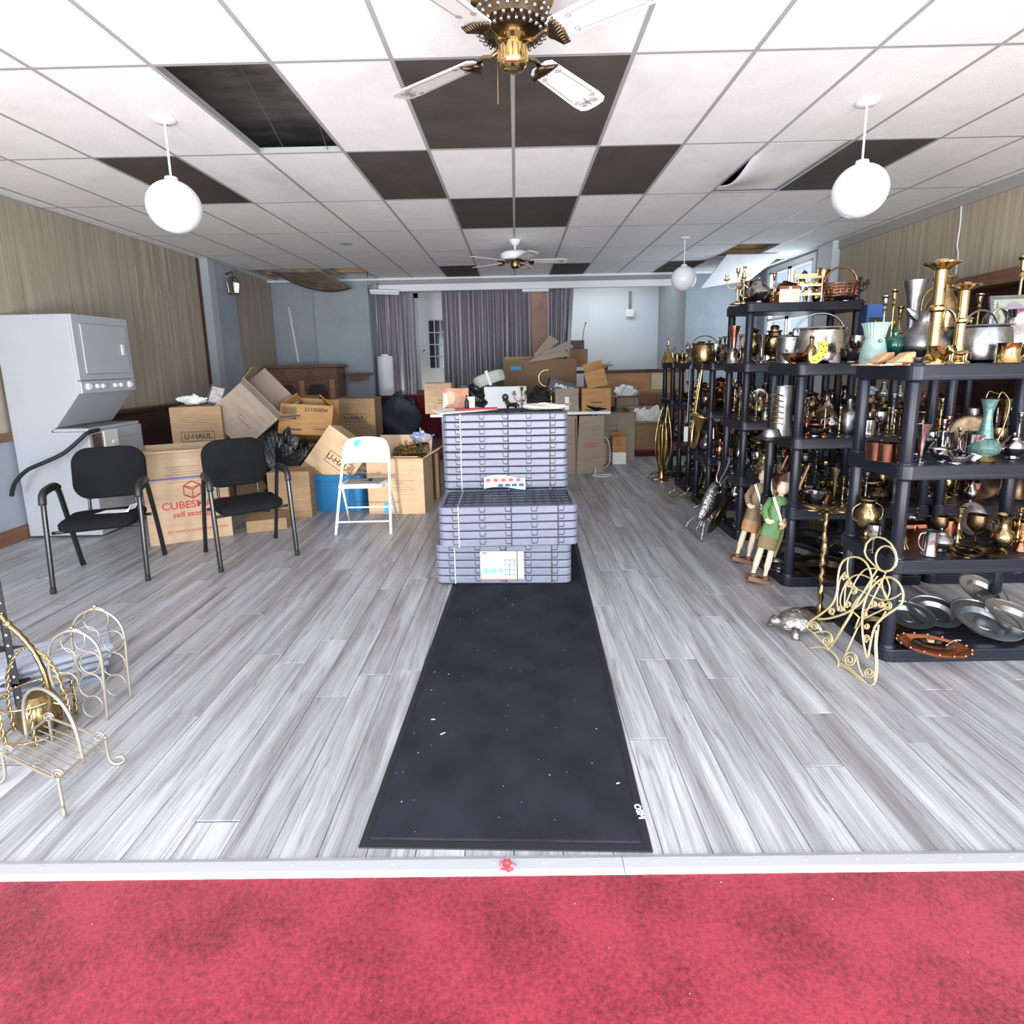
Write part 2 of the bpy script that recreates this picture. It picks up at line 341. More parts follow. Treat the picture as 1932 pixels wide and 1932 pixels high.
# ceiling: plenum slab, T-bar grid and tiles
GX, GY, A, B = .012, 3.107, .61, 1.22
ce = struct('ceiling', MB().box(XL-.1, XR+.1, -1.6, YB+.2, 3.40, 3.55), M['plenum'])
obj('rear_panel', MB().box(XL, XR, -1.5, GY-2*B, 3.003, 3.02), M['tile'], ce)
holes = {(-3,0), (-5,5), (5,4), (-7,5), (6,5)}
dark = {(-1,0),(0,0),(-2,1),(1,1),(-5,1),(4,1),(-1,2),(0,2),(-2,5),(1,5),(4,5)}
def tile_mb(w, l, t=.014):
    mb = MB(); q = .012
    mb.v = [(q,q,-.004),(w-q,q,-.004),(w-q,l-q,-.004),(q,l-q,-.004),(.004,.004,.002),(w-.004,.004,.002),(w-.004,l-.004,.002),(.004,l-.004,.002),(.004,.004,t),(w-.004,.004,t),(w-.004,l-.004,t),(.004,l-.004,t)]
    mb.f = [(3,2,1,0),(0,1,5,4),(1,2,6,5),(2,3,7,6),(3,0,4,7),(4,5,9,8),(5,6,10,9),(6,7,11,10),(7,4,8,11),(8,9,10,11)]
    return mb
tm = mesh('ceiling_tile', tile_mb(A, B), M['tile']); td = mesh('ceiling_tile', tile_mb(A, B), M['darktile'])
for j in range(-2, 6):
    for i in range(-7, 7):
        if (i, j) in holes or (i, j) == (3, 1): continue
        o = link('ceiling_tile', td if (i, j) in dark else tm, ce, (GX+i*A, GY+j*B, CE))
        if (i, j) in dark: o['label'] = 'dark brown ceiling tile'
        else: o.rotation_euler.z = 0
mb = MB()
def sag(u, v):
    return (GX+3*A+.008+(A-.016)*u, GY+1*B+.008+(B-.016)*v, CE+.004-.085*math.sin(math.pi*min(1,max(0,(v-.12)/.86)))**2*(1-u)**1.6)
obj('ceiling_tile', mb.sheet(sag, 10, 22, -.012), M['tile'], ce, smooth='all', label='sagging white ceiling tile')
# hanging, broken tiles at the far corners
obj('ceiling_tile', MB().sheet(lambda u, v: (GX-7*A+.35+1.05*u-.2*(1-v)*u, GY+5*B-.05+.95*v, CE-.02-.30*math.sin(math.pi*u*.5+.15*v)*v+.12*u*u*v), 12, 8, .012),
    mat('mouldy_tile_back', (.16,.105,.065), .95, col2=(.30,.23,.15), vscale=(7,7,7)), ce, smooth='all', label='mouldy broken ceiling tile hanging down')
obj('ceiling_tile', MB().sheet(lambda u, v: (GX+5.15*A+1.35*A*u, GY+4.55*B+.95*B*v, CE-.02-.33*v*(1-.35*u)), 4, 4, .012), M['tile'], ce, label='white ceiling tile hanging loose at one edge')
mb = MB()
for i in range(-7, 8): mb.box(GX+i*A-.012, GX+i*A+.012, GY-2*B, YB-.05, CE-.006, CE-.002).box(GX+i*A-.002, GX+i*A+.002, GY-2*B, YB-.05, CE-.002, CE+.04)
# each main runner is a part of its own
mb.v = []; mb.f = []
rm = mesh('main_runner', MB().box(-.012, .012, 0, YB-.05-(GY-2*B), -.006, -.002).box(-.002, .002, 0, YB-.05-(GY-2*B), -.002, .04), M['tbar'])
for i in range(-7, 8): link('main_runner', rm, ce, (GX+i*A, GY-2*B, CE))
cm = mesh('cross_tee', MB().box(0, XR-XL, -.0115, .0115, -.0055, -.0022).box(0, XR-XL, -.002, .002, -.0022, .036), M['tbar'])
for j in range(-2, 7): link('cross_tee', cm, ce, (XL, GY+j*B, CE))
for x in (XL, XR-.13): obj('wall_angle', MB().box(x, x+.13, -1.5, YB-.05, CE-.004, CE+.012), M['tile'], ce)
# inside the open ceiling bay
wm = mat('grey_wire', (.10,.09,.08), .5)
for a, b_ in (((-1.62, 3.35, 3.4), (-1.60, 4.20, 3.0)), ((-1.33, 3.75, 3.4), (-1.32, 4.30, 3.01))):
    obj('hanger_wire', MB().tube([a, tuple((Vector(a)+Vector(b_))/2+Vector((.012,0,-.02))), b_], .003, 6), wm, ce)
obj('peeling_plaster', MB().sheet(lambda u, v: (-1.60+.40*u, 3.32+.36*v+.22*u, 3.39-.12*math.sin(2.9*u)*math.sin(2.6*v)+.02*math.sin(23*u+11*v)), 14, 10, .008), mat('peeling_plaster', (.13,.115,.115), .9, col2=(.40,.37,.36), vscale=(9,9,9)), ce, smooth='all')
obj('rafter', MB().box(XL, XR, 9.32, 9.42, 3.1, 3.4), mat('raw_pine', (.42,.24,.11), .8, col2=(.52,.33,.17), vscale=(3,20,20)), ce)
obj('rafter', MB().box(3.0, XR, 8.95, 9.05, 3.12, 3.4), bpy.data.materials['raw_pine'], ce)
obj('rafter', MB().box(XL, -2, 10.02, 10.12, 3.06, 3.4), bpy.data.materials['raw_pine'], ce)
# ================================================================== more materials
M['brass'] = mat('polished_brass', (.55, .395, .175), .16, 1., var=.18, vscale=(9,9,9), rvar=.1)
M['oldbrass'] = mat('aged_brass', (.255, .185, .09), .27, 1., var=.35, vscale=(14,14,14), rvar=.14)
M['bronze'] = mat('dark_bronze', (.12, .078, .045), .38, 1., var=.35, vscale=(12,12,12), rvar=.12)
M['copper'] = mat('polished_copper', (.46, .20, .12), .20, 1., var=.2, vscale=(9,9,9), rvar=.1)
M['silver'] = mat('tarnished_silver', (.47, .46, .45), .17, 1., var=.2, vscale=(8,8,8), rvar=.08)
M['pewter'] = mat('dull_pewter', (.25, .25, .255), .34, 1., var=.25, vscale=(10,10,10), rvar=.1)
M['platemetal'] = mat('dull_plate_metal', (.42,.435,.45), .28, .95, var=.15, vscale=(8,8,8))
M['chrome'] = mat('bright_chrome', (.82, .82, .84), .10, 1.)
M['iron'] = mat('black_iron', (.020, .018, .017), .5, .6)
M['cream_wire'] = mat('cream_gold_wire', (.62, .50, .26), .38, .55)
M['grey_wire2'] = mat('champagne_wire', (.42, .38, .31), .35, .7)
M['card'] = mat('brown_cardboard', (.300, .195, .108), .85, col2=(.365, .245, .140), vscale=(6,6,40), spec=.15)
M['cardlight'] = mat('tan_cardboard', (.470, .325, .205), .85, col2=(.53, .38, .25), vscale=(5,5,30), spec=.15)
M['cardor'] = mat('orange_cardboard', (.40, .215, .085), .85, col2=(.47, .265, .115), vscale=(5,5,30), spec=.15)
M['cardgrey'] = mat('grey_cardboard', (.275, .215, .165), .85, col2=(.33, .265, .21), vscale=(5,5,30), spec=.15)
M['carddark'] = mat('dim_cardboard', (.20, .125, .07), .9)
M['ink'] = mat('dark_ink', (.06, .045, .035), .8)
M['inkred'] = mat('red_ink', (.42, .055, .045), .8)
M['inkblue'] = mat('blue_ink', (.10, .12, .35), .8)
M['paper'] = mat('white_paper', (.82, .82, .80), .8)
M['appl'] = mat('white_enamel', (.37, .385, .41), .35, var=.03, vscale=(3,3,3), bump=.04, bscale=300)
M['appl2'] = mat('cream_plastic', (.66, .66, .60), .4)
M['fabric'] = mat('black_fabric', (.010, .010, .011), .95, bump=.25, bscale=420, spec=.15)
M['tubeblk'] = mat('black_gloss_tube', (.012, .012, .014), .25, spec=.6)
M['shelf'] = mat('slate_black_plastic', (.0095, .0108, .0180), .34, var=.12, vscale=(3,3,3), bump=.03, bscale=220, spec=.30)
M['bundle'] = mat('slate_shelf_panel', (.150, .158, .210), .38, var=.10, vscale=(5,5,20), spec=.6)
M['bundledk'] = mat('dark_panel_recess', (.020, .022, .030), .6)
M['strapw'] = mat('grey_strap', (.42, .44, .50), .4)
M['opal'] = mat('opal_glass', (.90, .90, .90), .25)
M['whitechair'] = mat('white_chair_enamel', (.82, .82, .82), .35)
M['seatgrey'] = mat('grey_seat_vinyl', (.30, .28, .27), .7, bump=.1, bscale=300)
M['tote'] = mat('blue_tote_plastic', (.020, .135, .300), .32, spec=.5)
M['teal'] = mat('blue_tape', (.05, .30, .62), .6)
def inlaymat():
    return None
# ================================================================== charcoal mat
mt_ = thing('floor_mat', 'long charcoal carpet runner mat with black rubber edge on grey planks', 'mat', (-.063, 1.485, 0), R(-1.75))
obj('rubber_border', MB().box(-.457, .457, 0, 3.05, .0, .0045), M['rubber'], mt_, bev=.002)
obj('pile', MB().box(-.427, .427, .028, 3.02, .003, .0125), M['matpile'], mt_, bev=.004)
text('OSM', .030, M['paper'], mt_, (.443, .155, .0048), (0, 0, R(-82)), bold=.0012)
fk = MB()
for k in range(46):
    x, y, a = rnd.uniform(-.41, .41), abs(rnd.gauss(0, 1.0))+.04, rnd.random()*6
    if y > 2.0: continue
    s_ = rnd.choice([.0008, .001, .0013, .002]); fk.T = Matrix.Translation((x, y, .0135)) @ Matrix.Rotation(a, 4, 'Z'); fk.cbox((0,0,0), (s_*2.2, s_, .001))
for x, y, l in ((-.33, .62, .016), (-.275, .53, .022), (.39, .27, .012)):
    fk.T = Matrix.Translation((x, y, .0135)) @ Matrix.Rotation(x*9, 4, 'Z'); fk.cbox((0,0,0), (l, .004, .0015))
fo = obj('lint', fk, M['paper'], mt_); fo['kind'] = 'stuff'
fk = MB()
for k in range(34):
    fk.T = Matrix.Translation((rnd.uniform(-1.5, 1.5), rnd.uniform(.75, 1.38), .0035)) @ Matrix.Rotation(rnd.random()*6, 4, 'Z'); s_ = rnd.choice([.0007, .001, .0014]); fk.cbox((0,0,0), (s_*2.5, s_, .001))
fo = obj('lint', fk, M['paper'], rc); fo['kind'] = 'stuff'
obj('loose_red_thread', MB().tube([(-.055+.03*math.cos(k*1.9)*(1-k/22), 1.425+.022*math.sin(k*1.3), .011+.004*math.sin(k)) for k in range(16)], .0018, 5), mat('red_thread', (.45,.04,.06), .9), rc)
# ================================================================== ceiling fans
def blade(L, w0, w1):
    pts = [(0,-w0/2)] + [(L*.80, -w1/2)] + [(L*.93+.0, -w1*.47), (L*.985, -w1*.33), (L, 0), (L*.985, w1*.33), (L*.93, w1*.47)] + [(L*.80, w1/2), (0, w0/2), (-.02, w0*.3), (-.02, -w0*.3)]
    return MB().prism(pts, 0, .007)
def spiral(c, r0, turns, n, a0=0, sgn=1, z=0.):
    return [(c[0]+r0*(1-k/n*.8)*math.cos(a0+sgn*turns*2*math.pi*k/n), c[1]+r0*(1-k/n*.8)*math.sin(a0+sgn*turns*2*math.pi*k/n), z) for k in range(n+1)]
bl_mat = mat('ivory_fan_blade', (.80, .79, .76), .4); sc_mat = mat('grey_scrollwork', (.16,.145,.13), .6)
def fan(label, x, y, zc, zb, rod, angs, L, hubmat):
    f = thing('ceiling_fan', label, 'ceiling fan', (x, y, 0), 0)
    if rod:
        obj('canopy', MB().lathe([(.02,-.07),(.045,-.055),(.075,-.005),(.075,0)], 20, (0,0,CE-.006)), M['white'], f, smooth=True)
        obj('down_rod', MB().rod((0,0,zb+.08), (0,0,CE-.05), .014), M['white'], f)
        obj('motor_housing', MB().lathe([(.05,-.03),(.165,-.03),(.185,-.005),(.185,.045),(.15,.07),(.03,.085)], 28, (0,0,zb+.05)), M['white'], f, smooth=True)
    else:
        obj('canopy', MB().lathe([(.12,-.11),(.165,-.10),(.172,-.085),(.15,-.03),(.12,0)], 28, (0,0,CE-.004)), hubmat, f, smooth=True)
        h = MB().lathe([(.065,-.045),(.115,-.04),(.145,-.02),(.152,.01),(.148,.045),(.12,.055)], 30, (0,0,zb+.085)); hm = obj('motor_housing', h, M['bronze'], f, smooth=True)
        pr_ = MB()
        for k in range(26):
            for q in range(4): rq = (.122, .140, .149, .149)[q]; pr_.ball((rq*math.cos(k*.2417+q*.12), rq*math.sin(k*.2417+q*.12), zb+(.046, .060, .085, .112)[q]), .0095, 6, 4)
        obj('filigree', pr_, M['silver'], hm, smooth='all')
    cu = obj('switch_cup', MB().lathe([(.001,-.115),(.035,-.112),(.052,-.10),(.058,-.085),(.058,-.03),(.045,-.02),(.07,0),(.07,.02)], 24, (0,0,zb+.03)), hubmat, f, smooth=True)
    fl_ = MB()
    for k in range(16): fl_.tube([(.0585*math.cos(k*.3927),.0585*math.sin(k*.3927),zb-.05),(.0585*math.cos(k*.3927),.0585*math.sin(k*.3927),zb-.005)], .004, 5)
    obj('fluting', fl_, hubmat, cu)
    obj('pull_chain', MB().tube([(-.05,-.03,zb-.02),(-.062,-.035,zb-.05),(-.064,-.035,zb-.22)], .0016, 5), M['brass'], f)
    for a in angs:
        br = link('blade_iron', None, f, (0,0,zb), (0,0,R(a)))
        ir = mesh('blade_iron', MB().tube([(.06,0,.015),(.11,0,.0),(.15,0,.012),(.19,0,.004)], [.012,.010,.010,.013], 8), M['oldbrass'], True)
        bpy.data.objects.remove(br); br = link('blade_iron', ir, f, (0,0,zb), (0,0,R(a)))
        sh = MB()
        for k in range(-4, 5): sh.tube([(.185,0,-.012),(.215,.013*k,-.018),(.245-.003*abs(k),.0165*k,-.010)], [.010,.009,.004], 6)
        sh.ball((.20,0,-.012), .03, 12, 6, .45)
        obj('shell_bracket', sh, M['bronze'], br, smooth='all', rot=(R(-12),0,0))
        b_ = obj('blade', blade(L, .115, .145), bl_mat, f, bev=.003, loc=(.205*math.cos(R(a)), .205*math.sin(R(a)), zb), rot=(R(-12),0,R(a)))
        s_ = MB(); zz = -.0012
        for q in (-1, 1):
            s_.tube([(.09,q*.042,zz),(L*.72,q*.054,zz)], .0014, 4)
            s_.tube(spiral((.075,q*.036), .014, 1.4, 16, R(90)*q, -q, zz), .0016, 4); s_.tube(spiral((L*.76,q*.040), .016, 1.3, 14, 0, q, zz), .0016, 4)
            s_.tube(spiral((L*.84,q*.022), .02, 1.5, 16, 2, q, zz), .002, 4); s_.tube(spiral((L*.88,q*.03), .012, 1.2, 12, 4, -q, zz), .0016, 4)
        s_.tube([(L*.74,0,zz),(L*.84,.004,zz),(L*.92,0,zz)], [.001,.004,.001], 5); s_.tube([(L*.83,-.014,zz),(L*.83,.014,zz)], .0025, 4)
        obj('scrollwork', s_, sc_mat, b_)
    return f
fan('ivory blade ceiling fan with scrollwork and brass filigree motor tight under the ceiling', .012, 2.50, CE, 2.735, False, (53, 143, 233, 323), .48, M['brass'])
fan('white ceiling fan hanging on a short rod before the stage curtain', .018, 7.40, CE, 2.735, True, (2, 74, 146, 218, 290), .46, M['oldbrass'])
# ================================================================== pendant globes
def pendant(x, y, label, tilt=0):
    t = thing('pendant_lamp', label, 'lamp', (x, y, CE-.006))
    obj('canopy', MB().lathe([(.012,-.022),(.05,-.018),(.066,-.004),(.066,0)], 22), M['white'], t, smooth=True)
    obj('rod', MB().rod((0,0,-.36), (0,0,-.01), .0065), M['white'], t)
    obj('globe_cap', MB().lathe([(.02,-.0),(.035,-.005),(.04,-.025),(.045,-.03)], 18, (0,0,-.325)), M['white'], t, smooth=True)
    obj('globe', MB().ball((0,0,-.505), .158, 32, 20), M['opal'], t, smooth='all')
pendant(-2.14, 3.73, 'white opal globe pendant hung near the khaki wall above the two black chairs')
pendant(2.165, 3.72, 'white opal globe pendant hung above the nearest metalware shelves')
pendant(2.185, 7.48, 'white opal globe pendant hung farthest in by the stage opening')
dl = thing('downlight', 'small dark round recess light in a white ceiling tile', 'light', tuple(atz(653, 460, CE-.004)))
obj('ring', MB().lathe([(.055,0),(.075,-.004),(.08,.0),(.08,.003),(.055,.003)], 20), M['trimmetal'], dl); obj('lens', MB().lathe([(.0001,.002),(.056,.002)], 20, cap=False), M['black'], dl)
# ================================================================== stacked washer and dryer
wd = thing('washer_dryer', 'white stacked washer and dryer tower by the khaki wall', 'washer dryer', (-4.41, 4.80, 0), R(0))
D, Wd = .66, .69    # local x: back 0 -> front D ; local y: near 0 -> far Wd
body = MB().prism([(0,.02),(D,.02),(D,.955),(.34,.955),(.34,.965),(.40,1.0),(D-.02,1.285),(D-.02,1.96),(0,1.96)], 0, Wd, 'y')
obj('cabinet', body, M['appl'], wd, bev=.008)
obj('washer_lid', MB().box(.35, D+.002, .01, Wd-.01, .956, .985), M['appl'], wd, bev=.008)
obj('lid_gap', MB().box(.36, D-.03, .03, Wd-.03, .984, .987), mat('grey_gap', (.16,.16,.17), .6), wd)
fp = obj('dryer_front', MB().box(D-.02, D+.008, .0, Wd, 1.40, 1.96), M['appl'], wd, bev=.006)
dr = obj('door', MB().box(D+.008, D+.022, .075, Wd-.055, 1.455, 1.885), M['appl'], wd, bev=.01)
obj('door_groove', MB().box(D+.004, D+.010, .066, Wd-.046, 1.446, 1.894), mat('seam_grey', (.30,.31,.33), .6), wd)
obj('handle', MB().box(D+.022, D+.036, Wd-.155, Wd-.115, 1.62, 1.72), M['appl2'], dr, bev=.006)
cp = obj('control_panel', MB().box(D-.03, D+.014, .0, Wd, 1.285, 1.395), M['appl'], wd, bev=.008)
for y, r_ in ((.075,.030),(.175,.020),(.245,.020),(.40,.020),(.475,.020),(.60,.030)):
    kb = MB(); kb.T = Matrix.Translation((D+.012, y, 1.345)) @ Matrix.Rotation(R(90), 4, 'Y'); kb.lathe([(r_,0),(r_,.012),(r_*.8,.022),(.0001,.022)], 18)
    obj('knob', kb, M['white'], cp, smooth=True)
obj('under_shroud', MB().prism([(.345,.972),(D-.035,1.284),(D-.03,1.284),(.36,.972)], .01, Wd-.01, 'y'), M['appl'], wd)
wp = obj('washer_front', MB().box(D, D+.012, .0, Wd, .06, .955), M['appl'], wd, bev=.005)
obj('seam', MB().box(D+.0115, D+.0135, .01, Wd-.01, .855, .862), bpy.data.materials['seam_grey'], wp)
dp = obj('dispenser_drawer', MB().box(D+.01, D+.026, .16, .34, .79, .945), M['appl2'], wd, bev=.006); obj('drawer_pull', MB().box(D+.026, D+.034, .25, .32, .82, .85), M['white'], dp, bev=.004)
obj('dial', MB().box(D+.01, D+.018, .03, .14, .79, .93), M['pewter'], wd)
hp = [aty(x, y, Y) for x, y, Y in ((22,935,4.62),(28,912,4.60),(50,888,4.60),(85,872,4.62),(120,855,4.66),(148,832,4.70),(165,817,4.74),(186,811,4.86))]
tag(obj('drain_hose', MB().tube(smooth_path(hp), .017, 10), mat('black_hose', (.008,.008,.009), .6), smooth='all'), 'thick black rubber drain hose draped across the white washer', 'hose')
# ================================================================== black armchairs
def rpoly(w, h, r, n=6):
    out = []
    for cx, cy, a0 in ((w/2-r, h/2-r, 0), (-w/2+r, h/2-r, 90), (-w/2+r, -h/2+r, 180), (w/2-r, -h/2+r, 270)):
        for k in range(n+1): a = R(a0+90*k/n); out.append((cx+r*math.cos(a), cy+r*math.sin(a)))
    return out
def cushion(w, h, t, r, bow=0., bow2=0.):
    o = rpoly(w, h, r, 7); mb = MB(); n = len(o); vs = []; rings = [(.94,-t/2),(1,-t*.25),(1,t*.25),(.94,t/2),(.6,t*.56),(.2,t*.6)]
    for s_, z in rings:
        for x, y in o: vs.append((x*s_, y*s_, z+bow*(x*s_/w*2)**2+bow2*(y*s_/h*2)**2))
    fs = [(i*n+k,i*n+(k+1)%n,(i+1)*n+(k+1)%n,(i+1)*n+k) for i in range(len(rings)-1) for k in range(n)]
    fs += [tuple(range(n))[::-1], tuple(range((len(rings)-1)*n, len(rings)*n))]
    return mb.add(vs, fs)
def armchair(label, loc, rz):
    c = thing('armchair', label, 'chair', (*loc, 0), rz)
    obj('seat', cushion(.47, .47, .055, .11, 0, -.012), M['fabric'], c, smooth=True, loc=(0,-.03,.435))
    obj('backrest', cushion(.475, .385, .05, .12, -.03), M['fabric'], c, smooth=True, loc=(0,.215,.725), rot=(R(80),0,0))
    for s_ in (-1, 1):
        x = s_*.275
        fr = obj('side_frame', MB().tube(smooth_path([(x,-.295,0),(x,-.255,.35),(x,-.225,.60),(x,-.195,.655),(x,-.14,.67),(x*.985,-.02,.675),(x*.98,.03,.655),(x*.985,.07,.60),(x,.19,.30),(x,.30,0)], 5), .0145, 10, flat=1.25), M['tubeblk'], c, smooth='all')
        obj('arm_pad', MB().tube(smooth_path([(x,-.235,.60),(x,-.215,.665),(x,-.14,.69),(x*.985,-.02,.693),(x*.98,.045,.665)], 5), [.020]+[.0235]*19+[.020], 10), M['black'], c, smooth='all')
        for yy in (-.295, .30): obj('foot_cap', MB().lathe([(.018,0),(.0185,.03),(.0165,.034)], 12, (x,yy,0)), M['black'], fr)
        obj('back_support', MB().tube(smooth_path([(s_*.15,.05,.40),(s_*.15,.18,.405),(s_*.15,.215,.45),(s_*.15,.235,.62),(s_*.15,.25,.74)], 4), .011, 8, flat=1.5), M['tubeblk'], c, smooth='all')
    for yy, z in ((-.20,.395),(.10,.395)): obj('cross_bar', MB().tube([(-.262,yy,z),(.262,yy,z)], .0115, 8), M['tubeblk'], c)
    return c
armchair('black fabric armchair with a white paper lying on its seat', (-3.016, 3.917), R(22))
armchair('black fabric armchair with an empty seat before the pile of cartons', (-2.167, 4.288), R(38.5))
tag(obj('paper_sheet', MB().sheet(lambda u, v: (-.11+.22*u+.03*v, -.045+.10*v, .001+(.045*max(0,u-.88)/.12)*(v>.0)), 18, 4, .0012), M['paper'], loc=(-2.95, 3.92, .467), rot=(0,0,R(12))), 'creased white paper lying on black armchair seat', 'paper')
# ================================================================== white folding chair
fc = thing('folding_chair', 'white metal folding chair with a scrap of blue tape on its backrest', 'chair', (-1.385, 4.95, 0), R(1))
arch = [(-.245,-.20,0),(-.222,-.045,.38),(-.205,.055,.64)]+[(-.165-.04*math.cos(a) if a < 1.571 else .165-.04*math.cos(a), .10+.045*math.sin(a), .74+.09*math.sin(a)) for a in (.35,.8,1.2,1.5)]
arch = [(-.245,-.20,0),(-.225,-.045,.38),(-.212,.05,.60),(-.205,.085,.70),(-.185,.105,.77),(-.14,.115,.81),(0,.12,.825),(.14,.115,.81),(.185,.105,.77),(.205,.085,.70),(.212,.05,.60),(.225,-.045,.38),(.245,-.20,0)]
obj('front_frame', MB().tube(smooth_path(arch, 5), .0125, 10), M['whitechair'], fc, smooth='all')
for s_ in (-1, 1):
    obj('rear_leg', MB().tube([(s_*.232,.205,0),(s_*.212,-.015,.40),(s_*.21,-.03,.425)], .0115, 8), M['whitechair'], fc, smooth='all')
def bpan(u, v):
    z = .605+.21*v; w = .205-.012*(1-v) - (.075*max(0,(v-.70)/.30)**2.2); y = .052+.125*(z-.605)/.22*.55+.0
    return ((2*u-1)*w, y+.026*(1-(2*u-1)**2)-.02, z-.02*(2*u-1)**2*(v>.8)*0)
obj('backrest', MB().sheet(bpan, 14, 10, .012), M['whitechair'], fc, smooth='all')
obj('tape_scrap', MB().prism([(-.10,0),(-.03,.012),(-.055,-.04),(-.075,-.065),(-.095,-.045)], 0, .001, 'y'), M['teal'], fc, loc=(0,.052,.808), rot=(R(-14),0,0))
se = obj('seat', MB().prism([(-.165,-.205),(.165,-.205),(.19,-.185),(.20,.15),(.18,.165),(-.18,.165),(-.20,.15),(-.19,-.185)], -.032, 0), M['whitechair'], fc, bev=.006, loc=(0,-.02,.445), rot=(R(-3),0,0))
obj('seat_pad', MB().prism([(-.15,-.185),(.15,-.185),(.175,.14),(-.175,.14)], 0, .006), M['seatgrey'], se)
obj('cross_bar', MB().tube([(-.235,-.155,.105),(.235,-.155,.105)], .0075, 8), M['whitechair'], fc)
obj('cross_bar', MB().tube([(-.222,.125,.165),(.222,.125,.165)], .0075, 8), M['whitechair'], fc)
db = thing('brass_clamp', 'small dark brass bit lying on the folding chair seat', 'hardware', (-1.36, 4.90, .452)); obj('stem', MB().tube([(-.05,0,.008),(.02,.01,.008)], .006, 6), M['oldbrass'], db); obj('knob', MB().lathe([(.014,0),(.022,.01),(.012,.024),(.0001,.026)], 14, (.03,.012,0)), M['bronze'], db, smooth=True)
# ================================================================== bundles of unassembled shelf panels
panel = MB(); PWd, PDp, PH = .914, .457, .0545
panel.prism(rpoly(PWd, PDp, .045, 5), .003, PH-.003); pm_ = mesh('shelf_panel', panel, M['bundle'], False)
clip = MB(); 
for a, b_ in (((-.020,.016),(-.016,-.014)), ((-.016,-.014),(.016,-.014)), ((.016,-.014),(.020,.016))): clip.tube([(a[0],0,a[1]),(b_[0],0,b_[1])], .0026, 4)
cl_ = mesh('clip', clip, M['bundledk']); pad = mesh('face_inset', MB().box(-.045,.045,-.0012,.001,-.016,.016), M['bundledk'])
gr = MB()
for k in range(15): gr.box(-.42+.06*k-.004, -.42+.06*k+.004, -.19, .19, PH-.003, PH+.004)
for k in range(6): gr.box(-.425, .425, -.19+.076*k-.005, -.19+.076*k+.005, PH-.003, PH+.004)
gm = mesh('top_ribs', gr, M['shelf'])
def bundle(label, x, y, z, rz, top=False, dark=False):
    b = thing('shelf_bundle', label, 'shelf bundle', (x, y, z), rz, None)
    for k in range(5):
        p_ = link('shelf_panel', pm_, b, (0, 0, k*PH)); m_ = p_.modifiers.new('bevel', 'BEVEL'); m_.width = .006; m_.segments = 2; m_.limit_method = 'ANGLE'
        for q in (-.345, -.17, .0, .17, .345): link('clip', cl_, p_, (q, -PDp/2-.0012, PH*.62))
        link('face_inset', mesh('face_inset', MB().box(-.44,.44,-PDp/2-.0006,-PDp/2+.001,-.001,.0012), M['bundledk']) if 'fi' not in globals() else fi, p_, (0,0,.004))
    if top: link('top_ribs', gm, b, (0,0,4*PH))
    for q, mm in ((-.325, M['strapw']), (.02, M['strapw']), (.325, M['strapw'])):
        s_ = MB(); h = 5*PH
        s_.prism([(-PDp/2-.0035,-.001),(-PDp/2-.0035,h+.0035),(PDp/2+.0035,h+.0035),(PDp/2+.0035,-.001),(PDp/2+.002,-.001),(PDp/2+.002,h+.002),(-PDp/2-.002,h+.002),(-PDp/2-.002,-.001)], q-.0035, q+.0035, 'x')
        obj('strap', s_, mm if (top is False or q < 0) else M['bundledk'], b)
    return b
fi = mesh('face_inset', MB().box(-.40,.40,-PDp/2-.0006,-PDp/2+.001,-.001,.0012), M['bundledk'])
H5 = 5*PH+.005
b1 = bundle('bundle of grey shelf panels on the mat with a white product card on its front', -.100, 3.785, .0135, R(-2), True)
b2 = bundle('bundle of grey shelf panels atop another, folded product leaflet on its ribbed top', -.070, 3.735, .0135+H5, R(1), True)
bundle('bundle of grey shelf panels on the mat behind the two stepped ones, lowest of four', -.085, 4.235, .0135, 0)
bundle('bundle of grey shelf panels second from the floor in the rear stack of four', -.085, 4.23, .0135+H5, 0)
bundle('bundle of grey shelf panels second from the top in the rear stack of four', -.085, 4.235, .0135+2*H5, R(-.5), True)
b6 = bundle('bundle of grey shelf panels topmost of the rear stack of four', -.085, 4.24, .0135+3*H5, R(.3), True)
# product cards
cd1 = thing('product_card', 'white and blue product card strapped to the lowest front shelf bundle', 'card', (-.115, 3.785-.2385, .045), R(-2))
obj('card', MB().box(-.145,.145,-.006,0,0,.20), M['paper'], cd1)
skyb = mat('sky_blue_print', (.16,.50,.72), .6); dkb = mat('dark_blue_print', (.03,.07,.16), .6); rdp = mat('red_print', (.55,.06,.05), .6); lbp = mat('pale_blue_print', (.55,.78,.88), .6)
pr1 = obj('print', MB().prism([(-.145,.004),(.10,.004),(.085,.06),(.03,.085),(-.06,.075),(-.145,.07)], -.0068,-.0062,'y'), lbp, cd1)
mb = MB()
for k, x in enumerate((-.105,-.055,-.01)): mb.prism([(x-.02,.045+.004*k),(x+.022,.05),(x+.014,.085),(x-.018,.082)], -.0076,-.0070,'y')
for x in (-.115,-.08): mb.prism([(x-.006,.105),(x+.006,.105),(x+.005,.114),(x-.006,.113)], -.0076,-.0070,'y')
obj('print', mb, skyb, cd1)
mb = MB()
for k in range(4): mb.box(.02,.085,-.0076,-.0070,.036+.034*k,.041+.034*k)
for x in (.02,.05,.083): mb.box(x-.002,x+.002,-.0076,-.0070,.03,.15)
obj('print', mb, dkb, cd1); obj('print', MB().box(-.145,.145,-.0072,-.0064,.0,.008).box(-.13,-.10,-.0072,-.0064,.185,.197), rdp, cd1)
obj('strap', MB().box(.098,.105,-.0095,-.006,-.005,.205), M['bundledk'], cd1)
cd2 = thing('product_card', 'blue and red product leaflet propped on the ribbed top of the stepped shelf bundle', 'card', (-.095, 3.955, .0135+2*H5+.004), R(1))
